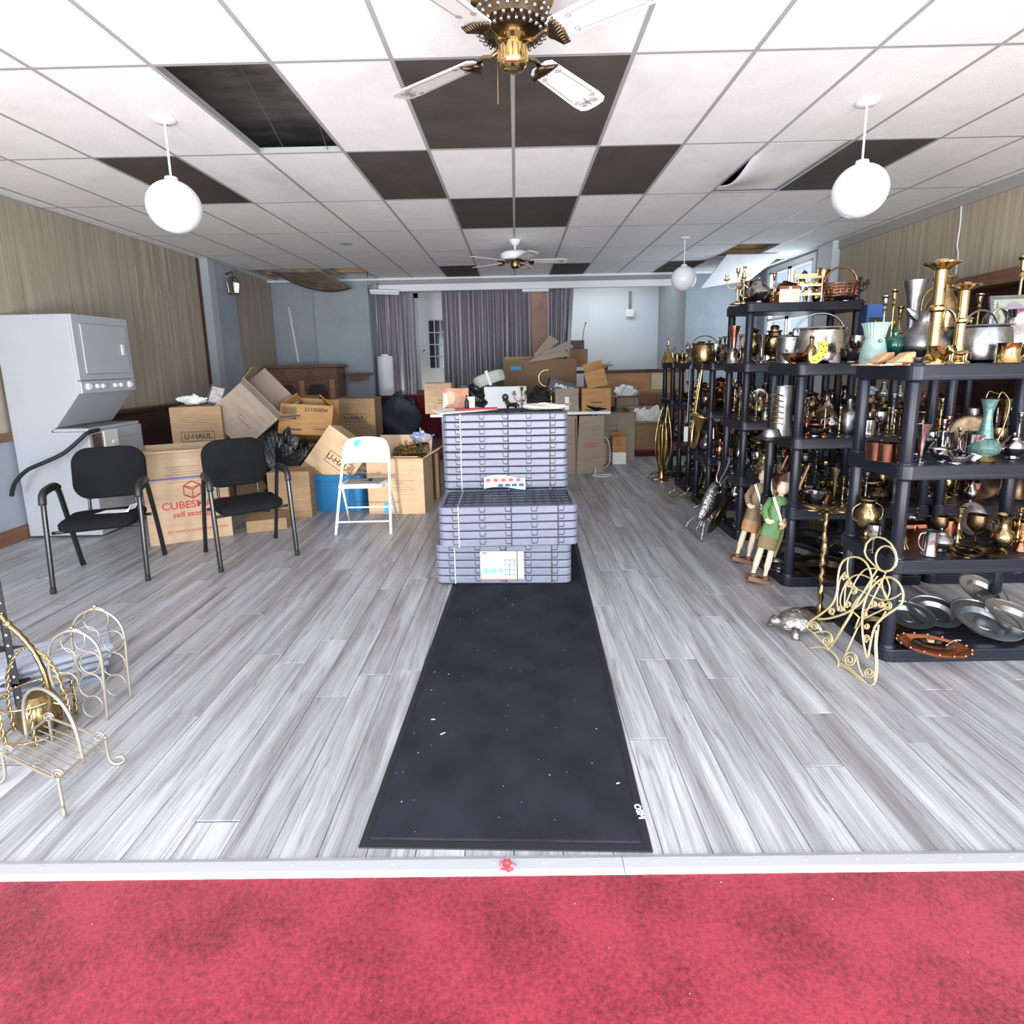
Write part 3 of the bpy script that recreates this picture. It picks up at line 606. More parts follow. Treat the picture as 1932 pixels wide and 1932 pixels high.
cf = obj('card', MB().sheet(lambda u, v: (-.15+.3*u, -.02+.05*v+.02*math.sin(3*u), .012+.075*v+.012*math.sin(5*u)), 12, 3, .002), lbp, cd2)
obj('print', MB().sheet(lambda u, v: (-.145+.285*u, -.022+.05*(.1+.85*v)+.02*math.sin(3*u), .0125+.075*(.1+.85*v)+.012*math.sin(5*u)), 12, 3, .0008), lbp, cd2)
mb = MB()
for k in range(5): obj('print', MB().cbox((-.12+.055*k, .004, .068), (.032, .003, .022)), rdp, cd2)
for k in range(4): obj('print', MB().cbox((-.03+.05*k, -.012, .034), (.035, .003, .02)), dkb, cd2)
# ================================================================== plastic shelving racks
LEV = [.065+.4575*k for k in range(5)]
UW, UD = .914, .457
shm = mesh('shelf', MB().prism(rpoly(UW, UD, .05, 6), -.070, 0), M['shelf'])
pom = mesh('post', MB().lathe([(.026,0),(.029,.01),(.029,.375),(.026,.3875)], 16), M['shelf'], True)
som = mesh('corner_socket', MB().lathe([(.034,-.071),(.036,-.06),(.036,.006),(.033,.012)], 16), M['shelf'], True)
rbm = mesh('deck_slats', (lambda g: [g.box(-.40, .40, -.185+.041*k, -.165+.041*k, 0, .003) for k in range(10)] and g)(MB()), M['shelf'])
ftm = mesh('skirt_groove', MB().box(-.40,.40,-UD/2-.001,-UD/2+.002,-.052,-.048), M['black'])
def rack(x0, y0, n, label, rz=0):
    r = thing('shelving_rack', label, 'shelving rack', (x0+UW/2, y0+UD/2, 0), rz)
    for k in range(n):
        s_ = link('shelf', shm, r, (0, 0, LEV[k])); m_ = s_.modifiers.new('bevel', 'BEVEL'); m_.width = .006; m_.segments = 2; m_.limit_method = 'ANGLE'
        link('deck_slats', rbm, s_, (0,0,-.002)); link('skirt_groove', ftm, s_)
        for sx in (-1, 1):
            for sy in (-1, 1):
                link('corner_socket', som, s_, (sx*(UW/2-.045), sy*(UD/2-.045), -.0005 if k else .0055))
                if k < n-1: link('post', pom, r, (sx*(UW/2-.045), sy*(UD/2-.045), LEV[k]))
    return r
RK = {'angel': (1.770, 2.526, 4, 'black plastic four-shelf rack of metalware beside the gold wire angel'),
      'puppet': (1.725, 3.450, 4, 'black plastic four-shelf rack of metalware beside the two costumed figures'),
      'tall': (1.780, 4.410, 5, 'tall black plastic five-shelf rack, the highest of the metalware racks'),
      'sconce': (1.830, 5.330, 4, 'black plastic four-shelf rack just behind the tall five-shelf one'),
      'brassbow': (1.875, 6.120, 4, 'black plastic four-shelf rack, second behind the tall five-shelf one'),
      'last': (1.900, 6.930, 4, 'black plastic four-shelf rack, last in the row before the platform'),
      'inner': (2.665, 3.460, 4, 'black plastic four-shelf rack set inward behind the angel rack, near the beige wall'),
      'innertall': (2.72, 4.430, 4, 'black plastic four-shelf rack set inward beside the tall five-shelf one'),
      'innerback': (2.78, 5.36, 4, 'black plastic four-shelf rack set inward, farthest back of the inward ones')}
for k, (x, y, n, lb) in RK.items(): rack(x, y, n, lb)
WH = {'angel': 'on the rack beside the wire angel', 'puppet': 'on the rack beside the costumed figures', 'tall': 'on the tall five-shelf rack', 'sconce': 'on the rack just behind the tall one', 'brassbow': 'on the second rack behind the tall one', 'last': 'on the last rack before the platform', 'inner': 'on the inward rack near the beige wall', 'innertall': 'on the inward rack beside the tall one', 'innerback': 'on the inward rack farthest back'}
WS = {'angel': 'the angel rack', 'puppet': 'the costumed figures rack', 'tall': 'the tall rack', 'sconce': 'the rack behind the tall one', 'brassbow': 'the saxophone rack', 'last': 'the platform-end rack', 'inner': 'the inward rack', 'innertall': 'the rack beside the tall one', 'innerback': 'the inward rack farthest back'}
SH = ['bottom shelf', 'second shelf', 'third shelf', 'fourth shelf', 'topmost shelf']
# ------------------------------------------------------------------ metalware kinds, one unit high
def P_(root, name, mb, mt, sm=True): return obj(name, mb, mt, root, smooth=sm)
def k_candlestick(r, m):
    P_(r, 'base', MB().lathe([(.17,0),(.17,.02),(.14,.04),(.06,.07),(.035,.11)], 18), m)
    P_(r, 'stem', MB().lathe([(.035,.11),(.03,.16),(.055,.20),(.03,.25),(.024,.45),(.04,.52),(.024,.58),(.022,.74),(.045,.78),(.028,.82)], 14), m)
    P_(r, 'cup', MB().lathe([(.028,.82),(.05,.85),(.052,.93),(.085,.955),(.085,.97),(.042,.975),(.040,.90)], 16, cap=False), m)
def k_column(r, m):
    P_(r, 'base', MB().lathe([(.125,0),(.125,.02),(.10,.04),(.06,.05),(.075,.075),(.055,.10)], 20), m)
    P_(r, 'stem', MB().lathe([(.052,.10),(.052,.50),(.075,.52),(.075,.55),(.052,.57),(.052,.90)], 20), m)
    P_(r, 'cup', MB().lathe([(.06,.90),(.10,.93),(.155,.955),(.16,.97),(.06,.985),(.05,1.0)], 22), m)
def k_vase(r, m):
    P_(r, 'body', MB().lathe([(.13,0),(.14,.02),(.10,.06),(.20,.20),(.26,.36),(.24,.48),(.13,.62),(.10,.74),(.14,.90),(.20,.99),(.185,1.0),(.12,.88),(.08,.74)], 22, cap=False), m)
    P_(r, 'foot', MB().lathe([(.14,0),(.15,.012),(.13,.03)], 22), m)
def k_trumpet(r, m):
    P_(r, 'foot', MB().lathe([(.20,0),(.20,.02),(.12,.05),(.05,.10)], 20), m)
    P_(r, 'body', MB().lathe([(.05,.10),(.08,.20),(.10,.45),(.15,.75),(.26,.98),(.265,1.0),(.24,.98),(.13,.74),(.08,.45)], 22, cap=False), m)
def k_goblet(r, m):
    P_(r, 'foot', MB().lathe([(.26,0),(.26,.015),(.12,.05),(.04,.10),(.035,.35),(.06,.40)], 18), m)
    P_(r, 'bowl', MB().lathe([(.06,.40),(.20,.50),(.27,.65),(.28,.82),(.26,1.0),(.245,1.0),(.26,.8),(.2,.54),(.05,.45)], 20, cap=False), m)
def k_bell(r, m):
    P_(r, 'bell', MB().lathe([(.36,0),(.33,.06),(.24,.20),(.19,.40),(.10,.47),(.03,.49)], 20), m)
    P_(r, 'handle', MB().lathe([(.03,.49),(.06,.55),(.03,.62),(.075,.74),(.04,.84),(.06,.92),(.0001,1.0)], 14), m)
def k_tankard(r, m):
    P_(r, 'body', MB().lathe([(.36,0),(.38,.02),(.34,.06),(.31,.50),(.32,.97),(.34,1.0),(.31,1.0),(.28,.5),(.28,.08)], 22, cap=False), m)
    P_(r, 'handle', MB().tube(smooth_path([(.30,0,.88),(.48,0,.90),(.58,0,.68),(.54,0,.38),(.33,0,.18)], 4), .04, 8), m, 'all')
def k_pitcher(r, m):
    P_(r, 'body', MB().lathe([(.18,0),(.19,.02),(.15,.06),(.27,.22),(.30,.36),(.24,.54),(.15,.68),(.14,.80),(.19,.94),(.17,.94),(.11,.8)], 22, cap=False), m)
    P_(r, 'spout', MB().tube([(-.12,0,.80),(-.20,0,.91),(-.27,0,1.0)], [.05,.065,.02], 8), m)
    P_(r, 'handle', MB().tube(smooth_path([(.13,0,.88),(.28,0,.97),(.40,0,.80),(.37,0,.52),(.25,0,.34)], 4), .025, 8), m, 'all')
def k_teapot(r, m):
    P_(r, 'body', MB().lathe([(.26,0),(.28,.03),(.22,.08),(.40,.24),(.47,.42),(.40,.60),(.24,.70),(.22,.73)], 24), m)
    ld = P_(r, 'lid', MB().lathe([(.23,.73),(.20,.80),(.10,.86),(.04,.88)], 20), m); P_(ld, 'knob', MB().lathe([(.02,.87),(.06,.92),(.055,.97),(.0001,1.0)], 12), m)
    P_(r, 'spout', MB().tube(smooth_path([(-.40,0,.34),(-.60,0,.44),(-.66,0,.62),(-.78,0,.76)], 4), [.09]*4+[.07]*4+[.05]*4+[.04], 10), m, 'all')
    P_(r, 'handle', MB().tube(smooth_path([(.40,0,.58),(.58,0,.72),(.72,0,.58),(.66,0,.32),(.42,0,.24)], 4), .035, 8), m, 'all')
def k_bowl(r, m):
    P_(r, 'bowl', MB().lathe([(.35,0),(.37,.05),(.34,.12),(.70,.40),(.92,.85),(1.0,1.0),(.95,.98),(.86,.84),(.62,.42),(.2,.22),(.0001,.2)], 26, cap=False), m)
    P_(r, 'foot', MB().lathe([(.35,0),(.38,.04),(.35,.10)], 22), m)
def k_dish(r, m):      # plate leaning on its edge
    mb = MB(); mb.T = Matrix.Translation((0,.12,.49)) @ Matrix.Rotation(R(76), 4, 'X')
    mb.lathe([(.0001,.0),(.30,0),(.36,.035),(.49,.05),(.495,.06),(.48,.062),(.35,.05),(.29,.015),(.0001,.015)], 32, cap=False); P_(r, 'plate', mb, m)
    m2 = MB(); m2.T = mb.T; m2.lathe([(.462,.058),(.472,.070),(.482,.058)], 32, cap=False); P_(r, 'rim_bead', m2, m)
def k_plate(r, m):     # plate lying flat (one unit = height of rim)
    o = P_(r, 'plate', MB().lathe([(.0001,.12),(3.2,.12),(3.9,.62),(5.4,.84),(5.5,.98),(5.3,1.0),(5.15,.90),(3.7,.78),(3.05,.26),(1.6,.24),(1.55,.30),(.0001,.32)], 40, cap=False), m); o.data.set_sharp_from_angle(angle=R(11))
    P_(r, 'foot_ring', MB().lathe([(3.0,0),(3.3,0),(3.3,.25),(3.0,.25)], 30, cap=False), m)
def k_urn(r, m):
    P_(r, 'body', MB().lathe([(.16,0),(.17,.03),(.06,.09),(.05,.16),(.20,.26),(.29,.44),(.28,.62),(.16,.74),(.15,.82),(.22,.90),(.21,.92),(.13,.82)], 22, cap=False), m)
    ld = P_(r, 'lid', MB().lathe([(.20,.90),(.15,.94),(.03,.96),(.04,.985),(.0001,1.0)], 16), m)
    for s_ in (-1, 1): P_(r, 'handle', MB().tube(smooth_path([(s_*.26,0,.40),(s_*.40,0,.48),(s_*.40,0,.70),(s_*.20,0,.82)], 4), .022, 8), m, 'all')
def k_candelabra(r, m):
    P_(r, 'base', MB().lathe([(.20,0),(.20,.02),(.12,.05),(.03,.10)], 18), m)
    P_(r, 'stem', MB().lathe([(.03,.10),(.022,.3),(.05,.38),(.022,.46),(.02,.84),(.05,.88),(.055,1.0),(.04,1.0)], 12), m)
    for a in (0, 120, 240):
        c, s_ = math.cos(R(a)), math.sin(R(a))
        ar = P_(r, 'arm', MB().tube([(x*c, x*s_, z) for x, _, z in smooth_path([(.02,0,.50),(.14,0,.44),(.26,0,.52),(.30,0,.68)], 4)], .016, 8), m, 'all')
        P_(ar, 'candle_cup', MB().lathe([(.02,.67),(.09,.70),(.09,.715),(.035,.72),(.045,.84),(.03,.84)], 12, (.30*c,.30*s_,0)), m)
def k_canister(r, m):
    P_(r, 'body', MB().lathe([(.34,0),(.36,.02),(.36,.74),(.34,.76)], 24), m)
    ld = P_(r, 'lid', MB().lathe([(.38,.75),(.38,.80),(.30,.88),(.06,.91)], 24), m); P_(ld, 'knob', MB().lathe([(.03,.90),(.07,.95),(.0001,1.0)], 12), m)
def k_horse(r, m):
    P_(r, 'body', MB().tube(smooth_path([(-.42,0,.60),(-.30,0,.60),(0,0,.56),(.28,0,.62),(.42,0,.80),(.52,0,.95)], 4), [.10]*2+[.14]*6+[.13]*4+[.15]*5+[.10]*3+[.07], 10), m, 'all')
    P_(r, 'head', MB().tube([(.46,0,.97),(.56,0,.93),(.70,0,.80)], [.08,.08,.045], 8), m)
    for x in (-.34, .30):
        for y in (-.07, .07): P_(r, 'leg', MB().tube([(x,y,.56),(x+.03,y,.30),(x-.01,y,.04),(x+.05,y,0)], [.075,.045,.04,.045], 7), m)
    P_(r, 'tail', MB().tube([(-.42,0,.62),(-.55,0,.55),(-.58,0,.25)], [.04,.05,.02], 7), m)
    P_(r, 'plinth', MB().box(-.5,.55,-.14,.14,-.001,.03), m, False)
def k_lamp(r, m):
    P_(r, 'font', MB().lathe([(.24,0),(.24,.03),(.08,.08),(.07,.16),(.26,.26),(.27,.38),(.12,.46),(.10,.52)], 20), m)
    P_(r, 'chimney', MB().lathe([(.10,.52),(.16,.62),(.15,.74),(.075,.88),(.07,1.0),(.06,1.0),(.065,.88),(.14,.74),(.15,.62),(.09,.53)], 18, cap=False), M['glassy'])
def k_basket(r, m):
    mb = MB()
    for k in range(7): z = .02+.085*k; mb.tube([((.36+.10*k/6)*math.cos(a*math.pi/12), (.28+.08*k/6)*math.sin(a*math.pi/12), z) for a in range(24)], .022, 5, closed=True)
    for a in range(16): c, s_ = math.cos(a*math.pi/8), math.sin(a*math.pi/8); mb.tube([(.36*c,.28*s_,0),(.46*c,.36*s_,.56)], .018, 5)
    mb.lathe([(.0001,.0),(.36,.0),(.36,.02),(.0001,.02)], 20, sy=.78)
    P_(r, 'weave', mb, m, 'all'); P_(r, 'handle', MB().tube([(.45*math.cos(t*math.pi/14), 0, .54+.46*math.sin(t*math.pi/14)) for t in range(15)], .03, 7), m, 'all')
def k_bottle(r, m):
    P_(r, 'body', MB().lathe([(.20,0),(.21,.02),(.21,.50),(.17,.60),(.07,.70),(.06,.90),(.085,.92)], 18), m); P_(r, 'stopper', MB().lathe([(.06,.92),(.085,.95),(.05,1.0),(.0001,1.0)], 12), m)
def k_pot(r, m):
    P_(r, 'body', MB().lathe([(.40,0),(.50,.06),(.56,.30),(.52,.58),(.50,.66),(.55,.70),(.53,.72),(.47,.66),(.48,.3)], 26, cap=False), m)
    P_(r, 'bail', MB().tube([(.54*math.cos(t*math.pi/16), 0, .62+.38*math.sin(t*math.pi/16)) for t in range(17)], .022, 7), m, 'all')
    for s_ in (-1, 1): P_(r, 'lug', MB().lathe([(.06,-.05),(.07,0),(.06,.05)], 10, (s_*.54,0,.62)), m)
def k_box(r, m):
    P_(r, 'body', MB().box(-.5,.5,-.35,.35,0,.70), m, False); ld = P_(r, 'lid', MB().prism([(-.37,.70),(.37,.70),(.33,.86),(.15,1.0),(-.15,1.0),(-.33,.86)], -.52,.52,'x'), m, False); P_(r, 'clasp', MB().box(-.06,.06,-.40,-.35,.58,.80), M['brass'], False)
def k_samovar(r, m):
    P_(r, 'base', MB().box(-.26,.26,-.26,.26,0,.05), m, False); P_(r, 'foot', MB().lathe([(.22,.05),(.10,.10),(.09,.16),(.16,.20)], 20), m)
    P_(r, 'body', MB().lathe([(.16,.20),(.26,.32),(.31,.55),(.30,.66),(.18,.72),(.16,.80)], 22), m); P_(r, 'crown', MB().lathe([(.16,.80),(.20,.84),(.20,.86),(.10,.88),(.12,.96),(.08,1.0)], 18), m)
    P_(r, 'tap', MB().tube([(0,-.28,.36),(0,-.42,.36),(0,-.42,.28)], .03, 7), m)
    for s_ in (-1, 1): P_(r, 'handle', MB().tube(smooth_path([(s_*.29,0,.48),(s_*.42,0,.52),(s_*.42,0,.64),(s_*.29,0,.66)], 4), .025, 7), m, 'all')
M['glassy'] = glass_mat('clear_glass', (.86,.88,.88), .25)
KW = {'candlestick': 'candlestick', 'column': 'column candlestick', 'vase': 'vase', 'trumpet': 'trumpet vase', 'goblet': 'goblet', 'bell': 'hand bell', 'tankard': 'tankard', 'pitcher': 'pitcher', 'teapot': 'teapot', 'bowl': 'footed bowl', 'dish': 'upright plate', 'plate': 'plate lying flat', 'urn': 'lidded urn', 'candelabra': 'three-armed candelabra', 'canister': 'lidded canister', 'horse': 'horse figurine', 'lamp': 'oil lamp', 'basket': 'wire basket', 'bottle': 'stoppered bottle', 'pot': 'hooped pot', 'box': 'casket', 'samovar': 'samovar'}
CATS = {'dish': 'plate', 'column': 'candlestick', 'trumpet': 'vase', 'horse': 'figurine', 'box': 'casket'}
MW = {'brass': 'polished brass', 'oldbrass': 'aged brass', 'bronze': 'dark bronze', 'copper': 'copper', 'silver': 'silver', 'pewter': 'pewter', 'iron': 'black iron', 'platemetal': 'grey metal', 'chrome': 'chrome'}
PROTO = {}
def item(kind, m, loc, h, w=1., rz=0., label='', group=None, name=None):
    key = (kind, m)
    if key in PROTO: o = dup(PROTO[key])
    else:
        o = thing(kind, '', CATS.get(kind, kind)); globals()['k_'+kind](o, M[m]); PROTO[key] = o
    if 'group' in o: del o['group']
    o.name = name or {'dish': 'plate', 'column': 'column_candlestick', 'trumpet': 'trumpet_vase', 'horse': 'horse_figurine', 'box': 'casket'}.get(kind, kind)
    o.location = loc; o.scale = (h*w, h*w, h); o.rotation_euler = (0, 0, rz)
    o['label'] = label
    if group: o['group'] = group
    return o
USED = {}
def on(rk, lev, kind, m, px, Y, hpx, w=1., rz=0., label='', z=None):   # item placed by the photo column px at depth Y on a shelf
    zt = LEV[lev] if z is None else z
    p = Vector((0, Y, zt)); y0 = 700.
    for _ in range(4):                      # find the pixel row of the shelf top there
        q = aty(px, y0, Y); y0 += (q.z-zt)*FPX/Y*1.0
    q = aty(px, y0, Y); h = hpx*Y/FPX*1.02
    USED.setdefault((rk, lev), []).append((q.x, Y, .12))
    return item(kind, m, (q.x, Y, zt+.001), h, w, rz, label)
# ------------------------------------------------------------------ pieces the photograph shows singly
on('angel',3,'column','brass',1757,2.66,182,1,0,'tallest polished brass column candlestick with wide cup on the rack beside the angel')
on('angel',3,'column','brass',1804,2.63,142,1.1,0,'second tall brass column candlestick with a flat drip plate beside the dark silver kettle')
on('angel',3,'pot','pewter',1842,2.80,92,.95,R(20),'large dark tarnished silver kettle pot with hoop on the rack beside the angel')
on('angel',3,'pitcher','pewter',1738,2.86,98,1.35,R(0),'grey tin jug with a big side handle behind the brass columns')
on('angel',3,'pitcher','silver',1908,2.86,98,1.2,R(180),'tall bright silver pitcher beside the dark silver kettle')
on('angel',3,'tankard','brass',1900,2.585,36,1.5,R(0),'squat gilt cup with handle at the shelf edge before the silver pitcher')
on('angel',3,'bowl','brass',1770,2.63,33,.55,0,'small round brass pot between the two column candlesticks')
on('angel',3,'horse','oldbrass',1806,2.585,34,1.15,R(180),'small cast brass lion standing at the shelf edge',)
on('angel',3,'bowl','silver',1729,2.58,13,1.0,0,'small silver shell dish at the shelf corner')
on('puppet',3,'pot','silver',1542,3.66,88,.92,0,'big bright silver pot with a tall hoop handle on the rack beside the costumed figures')
on('puppet',3,'bottle','oldbrass',1528,3.53,50,.9,0,'slim brass bottle standing before the hooped silver pot')
on('puppet',3,'bowl','silver',1604,3.56,26,.95,0,'polished silver bowl next to the mint green vase')
on('puppet',3,'goblet','silver',1612,3.76,48,.9,0,'silver goblet standing behind the polished silver bowl')
on('puppet',3,'bowl','copper',1497,3.56,20,1.1,0,'low embossed copper mould on the rack beside the costumed figures')
on('puppet',3,'canister','pewter',1487,3.74,58,1,0,'dark pewter canister with domed lid behind the copper mould')
on('puppet',3,'teapot','silver',1510,3.68,34,1.2,R(10),'low silver tureen behind the slim brass bottle')
on('tall',4,'candelabra','brass',1390,4.54,62,1,R(160),'polished brass branched candelabra at the corner of the topmost shelf')
on('tall',4,'candlestick','brass',1402,4.50,66,.6,0,'thin tall brass stick beside the corner candelabra')
on('tall',4,'teapot','silver',1430,4.60,48,.95,R(180),'ornate silver teapot on the topmost shelf')
on('tall',4,'pitcher','bronze',1409,4.74,46,1.,0,'dark bronze jug behind the ornate silver teapot')
on('tall',4,'box','bronze',1459,4.66,28,1,R(8),'dark bronze casket beside the ornate silver teapot')
on('tall',4,'box','copper',1484,4.62,36,.95,R(-6),'carved reddish copper casket on the topmost shelf')
on('tall',4,'horse','bronze',1492,4.72,58,.7,0,'dark bronze stag figurine behind the reddish casket')
on('tall',4,'basket','copper',1583,4.62,62,1.05,R(0),'copper wire basket on the topmost shelf')
on('tall',4,'bowl','chrome',1594,4.50,10,2.2,0,'white metal shell dish at the front of the topmost shelf')
on('tall',4,'candelabra','iron',1620,4.58,44,1.25,R(40),'small black iron candelabra at the end of the topmost shelf')
on('tall',3,'trumpet','copper',1383,4.60,66,.6,0,'slim reddish copper vase behind the corner post of the tall rack')
on('tall',3,'tankard','silver',1381,4.50,26,1,R(0),'silver tankard at the corner of the tall rack fourth shelf')
on('tall',3,'candlestick','brass',1408,4.52,62,.8,0,'pale brass candlestick on the tall rack fourth shelf corner')
on('tall',3,'urn','oldbrass',1418,4.66,64,.8,0,'aged brass urn on the tall rack fourth shelf')
on('tall',3,'trumpet','silver',1436,4.56,50,.9,0,'silver trumpet cup on the tall rack fourth shelf')
on('tall',3,'samovar','oldbrass',1458,4.64,66,1,0,'aged brass samovar on the tall rack fourth shelf')
on('last',3,'bell','brass',1260,7.02,44,.9,0,'big polished brass hand bell on the last rack before the platform')
on('last',3,'candlestick','oldbrass',1268,7.06,24,1,0,'short brass candlestick beside the big hand bell')
on('brassbow',3,'candlestick','brass',1287,6.24,26,1,0,'short polished brass candlestick at the corner of the second rack behind the tall one')
on('brassbow',3,'candlestick','brass',1294,6.32,26,1.1,0,'short polished candlestick second from the corner of the second rack behind the tall one')
on('brassbow',3,'tankard','silver',1306,6.25,24,1.2,0,'silver mug on the top of the second rack behind the tall one')
on('sconce',3,'pot','oldbrass',1328,5.52,48,.9,0,'aged brass lantern pot with hoop on the rack just behind the tall one')
on('sconce',3,'goblet','silver',1350,5.42,34,.9,0,'bright silver ball goblet on the rack just behind the tall one')
on('puppet',2,'teapot','copper',1533,3.70,34,1,R(160),'small copper teapot on the third shelf beside the boot vase')
on('puppet',2,'urn','silver',1565,3.66,36,1.1,0,'dark shining silver urn on the third shelf of the costumed figures rack')
on('puppet',2,'candlestick','brass',1582,3.53,56,.8,0,'bright brass candlestick at the front of the third shelf of the costumed figures rack')
on('puppet',2,'candlestick','copper',1554,3.52,76,.6,0,'tall reddish candlestick at the front of the third shelf of the costumed figures rack')
on('puppet',2,'candlestick','copper',1520,3.52,40,.9,0,'small copper candlestick beside the boot vase')
on('puppet',2,'bowl','silver',1535,3.53,18,1.5,0,'embossed silver dish at the front of the third shelf of the costumed figures rack')
on('puppet',1,'dish','silver',1470,3.62,58,.8,R(30),'round silver plate on edge at the second shelf corner of the costumed figures rack')
on('puppet',1,'bowl','silver',1535,3.54,28,.85,0,'silver footed bowl at the front of the second shelf of the costumed figures rack')
on('puppet',1,'canister','copper',1554,3.60,24,1.2,0,'small red lacquered pot beside the silver footed bowl')
on('puppet',1,'candlestick','brass',1588,3.53,58,.7,0,'slim brass candlestick at the front of the second shelf of the costumed figures rack')
on('puppet',1,'trumpet','oldbrass',1572,3.62,66,.5,0,'narrow aged brass trumpet vase beside the slim candlestick')
on('angel',2,'teapot','copper',1660,2.78,32,1,R(90),'polished copper pot pair at the end of the third shelf beside the angel')
on('angel',2,'trumpet','silver',1735,2.62,72,.75,0,'clear silver tulip glass vase at the shelf post beside the angel')
on('angel',2,'candlestick','silver',1774,2.66,78,.75,0,'slim silver candlestick rising from the ruffled dish')
on('angel',2,'bowl','silver',1778,2.60,26,.95,0,'ruffled bright silver dish on the third shelf beside the angel')
on('angel',2,'bowl','chrome',1800,2.56,18,1.6,0,'low scalloped silver leaf tray at the shelf edge beside the angel')
on('angel',2,'teapot','silver',1908,2.66,50,.85,R(0),'round lidded silver teapot beside the green ewer')
on('angel',1,'urn','oldbrass',1632,2.86,86,.8,0,'tall aged brass urn on the second shelf behind the angel head')
on('angel',1,'goblet','silver',1646,2.66,54,.8,0,'silver funnel goblet behind the wire angel')
on('angel',1,'tankard','silver',1752,2.60,48,.8,R(180),'small bright silver pepper pot on the second shelf beside the angel')
on('angel',1,'teapot','pewter',1772,2.66,46,.95,R(180),'hammered pewter teapot on the second shelf beside the angel')
on('angel',1,'candlestick','oldbrass',1803,2.64,90,1.1,0,'stout aged brass candlestick beside the hammered pewter teapot')
on('angel',1,'vase','oldbrass',1888,2.64,72,1,0,'smooth round bellied aged brass vase on the second shelf')
on('angel',1,'bowl','brass',1822,2.56,14,1.9,0,'shallow brass chamber dish at the edge of the second shelf')
on('angel',1,'bowl','oldbrass',1866,2.56,12,2.1,0,'shallow brass ring dish before the round bellied vase')
on('angel',1,'bell','brass',1700,2.72,50,.9,R(0),'polished brass bell beside the front post on the second shelf')
on('angel',1,'box','copper',1715,2.82,40,1.0,R(4),'copper casket behind the polished brass bell')
on('angel',1,'dish','pewter',1835,2.88,64,1,R(6),'pewter plate on edge behind the stout brass candlestick')
on('inner',3,'candlestick','brass',1907,3.60,185,.55,0,'very tall brass candlestick rising behind the silver pitcher')
on('inner',3,'urn','oldbrass',1766,3.62,160,.55,0,'big two-handled brass trophy cup behind the brass columns')
on('inner',3,'trumpet','pewter',1712,3.56,142,.5,0,'tall dark pewter tulip vase on the inward rack')
on('inner',3,'lamp','brass',1862,3.60,100,.9,0,'brass oil lamp with glass chimney on the inward rack')
on('puppet',3,'candlestick','brass',1676,3.74,130,.6,0,'tall brass candlestick between the mint vase and the tin jug')
on('puppet',3,'candlestick','oldbrass',1690,3.62,100,.7,0,'aged brass candlestick behind the emerald glass ball')
on('inner',3,'candlestick','brass',1835,3.70,120,.6,0,'slim polished candlestick on the inward rack behind the kettle')
on('puppet',3,'candlestick','silver',1660,3.70,120,.7,0,'grey silver candlestick behind the mint green vase')
# ------------------------------------------------------------------ the rest of the clutter, shelf by shelf
kinds = ['candlestick']*6+['vase']*2+['trumpet']*2+['goblet']*3+['bell']*2+['tankard']*2+['pitcher']*2+['teapot']*2+['bowl']*2+['dish']*3+['urn']*2+['candelabra']*2+['canister']+['horse']*2+['basket']+['bottle']+['pot']+['box']+['lamp']
hh = {'candlestick': (.14,.30), 'vase': (.13,.26), 'trumpet': (.15,.26), 'goblet': (.10,.18), 'bell': (.09,.17), 'tankard': (.09,.15), 'pitcher': (.15,.27), 'teapot': (.12,.18), 'bowl': (.05,.09), 'dish': (.16,.30), 'urn': (.18,.30), 'candelabra': (.20,.32), 'canister': (.12,.20), 'horse': (.10,.18), 'basket': (.12,.20), 'bottle': (.15,.25), 'pot': (.12,.20), 'box': (.09,.13), 'lamp': (.22,.32)}
fr_ = {'candlestick': .17, 'vase': .26, 'trumpet': .27, 'goblet': .28, 'bell': .36, 'tankard': .45, 'pitcher': .36, 'teapot': .62, 'bowl': 1.0, 'dish': .42, 'urn': .38, 'candelabra': .36, 'canister': .38, 'horse': .5, 'basket': .46, 'bottle': .21, 'pot': .56, 'box': .55, 'lamp': .27}
mats_ = ['brass']*4+['oldbrass']*7+['bronze']*4+['copper']*2+['silver']*4+['pewter']*3+['iron']
rr = random.Random(21)
QTY = {'angel': [0, 16, 12, 0], 'puppet': [0, 24, 22, 14], 'tall': [10, 22, 24, 16, 6], 'sconce': [13, 20, 20, 15], 'brassbow': [11, 17, 17, 12], 'last': [9, 15, 15, 12], 'inner': [6, 14, 18, 18], 'innertall': [0, 12, 14, 16], 'innerback': [0, 8, 10, 12]}
cnt = {}
for rk, qs in QTY.items():
    x0, y0, n, _ = RK[rk]
    for lv, q in enumerate(qs):
        pts = USED.setdefault((rk, lv), [])
        top = lv == n-1
        for _ in range(q):
            for tr_ in range(140):
                kd = rr.choice(kinds); mm = rr.choice(mats_); lo, hi = hh[kd]; h = rr.uniform(lo, hi)
                rad = h*fr_[kd]
                if rad > .13: continue
                x, y = x0+rr.uniform(.02+rad, UW-.02-rad), y0+rr.uniform(.03+rad, max(.04+rad, UD-.03-rad))
                cx, cy = abs(x-x0-UW/2), abs(y-y0-UD/2)
                if lv < n-1 or True:
                    if cx > UW/2-.09-rad and cy > UD/2-.09-rad: continue
                if all((x-a)**2+(y-b)**2 > (rad*.9+c*.5)**2 for a, b, c in pts): break
            else: continue
            pts.append((x, y, rad))
            size = 'tall' if h > lo+.66*(hi-lo) else 'small' if h < lo+.33*(hi-lo) else 'middling'
            lb = f"{size} {MW[mm]} {KW[kd]} on the {'top' if top else SH[lv]} of {WS[rk]}"
            cnt[lb] = cnt.get(lb, 0)+1
            item(kd, mm, (x, y, LEV[lv]+.001), h, 1, rr.random()*6.28, lb, 'clutter on the %s of %s' % ('top' if top else SH[lv], WS[rk]))
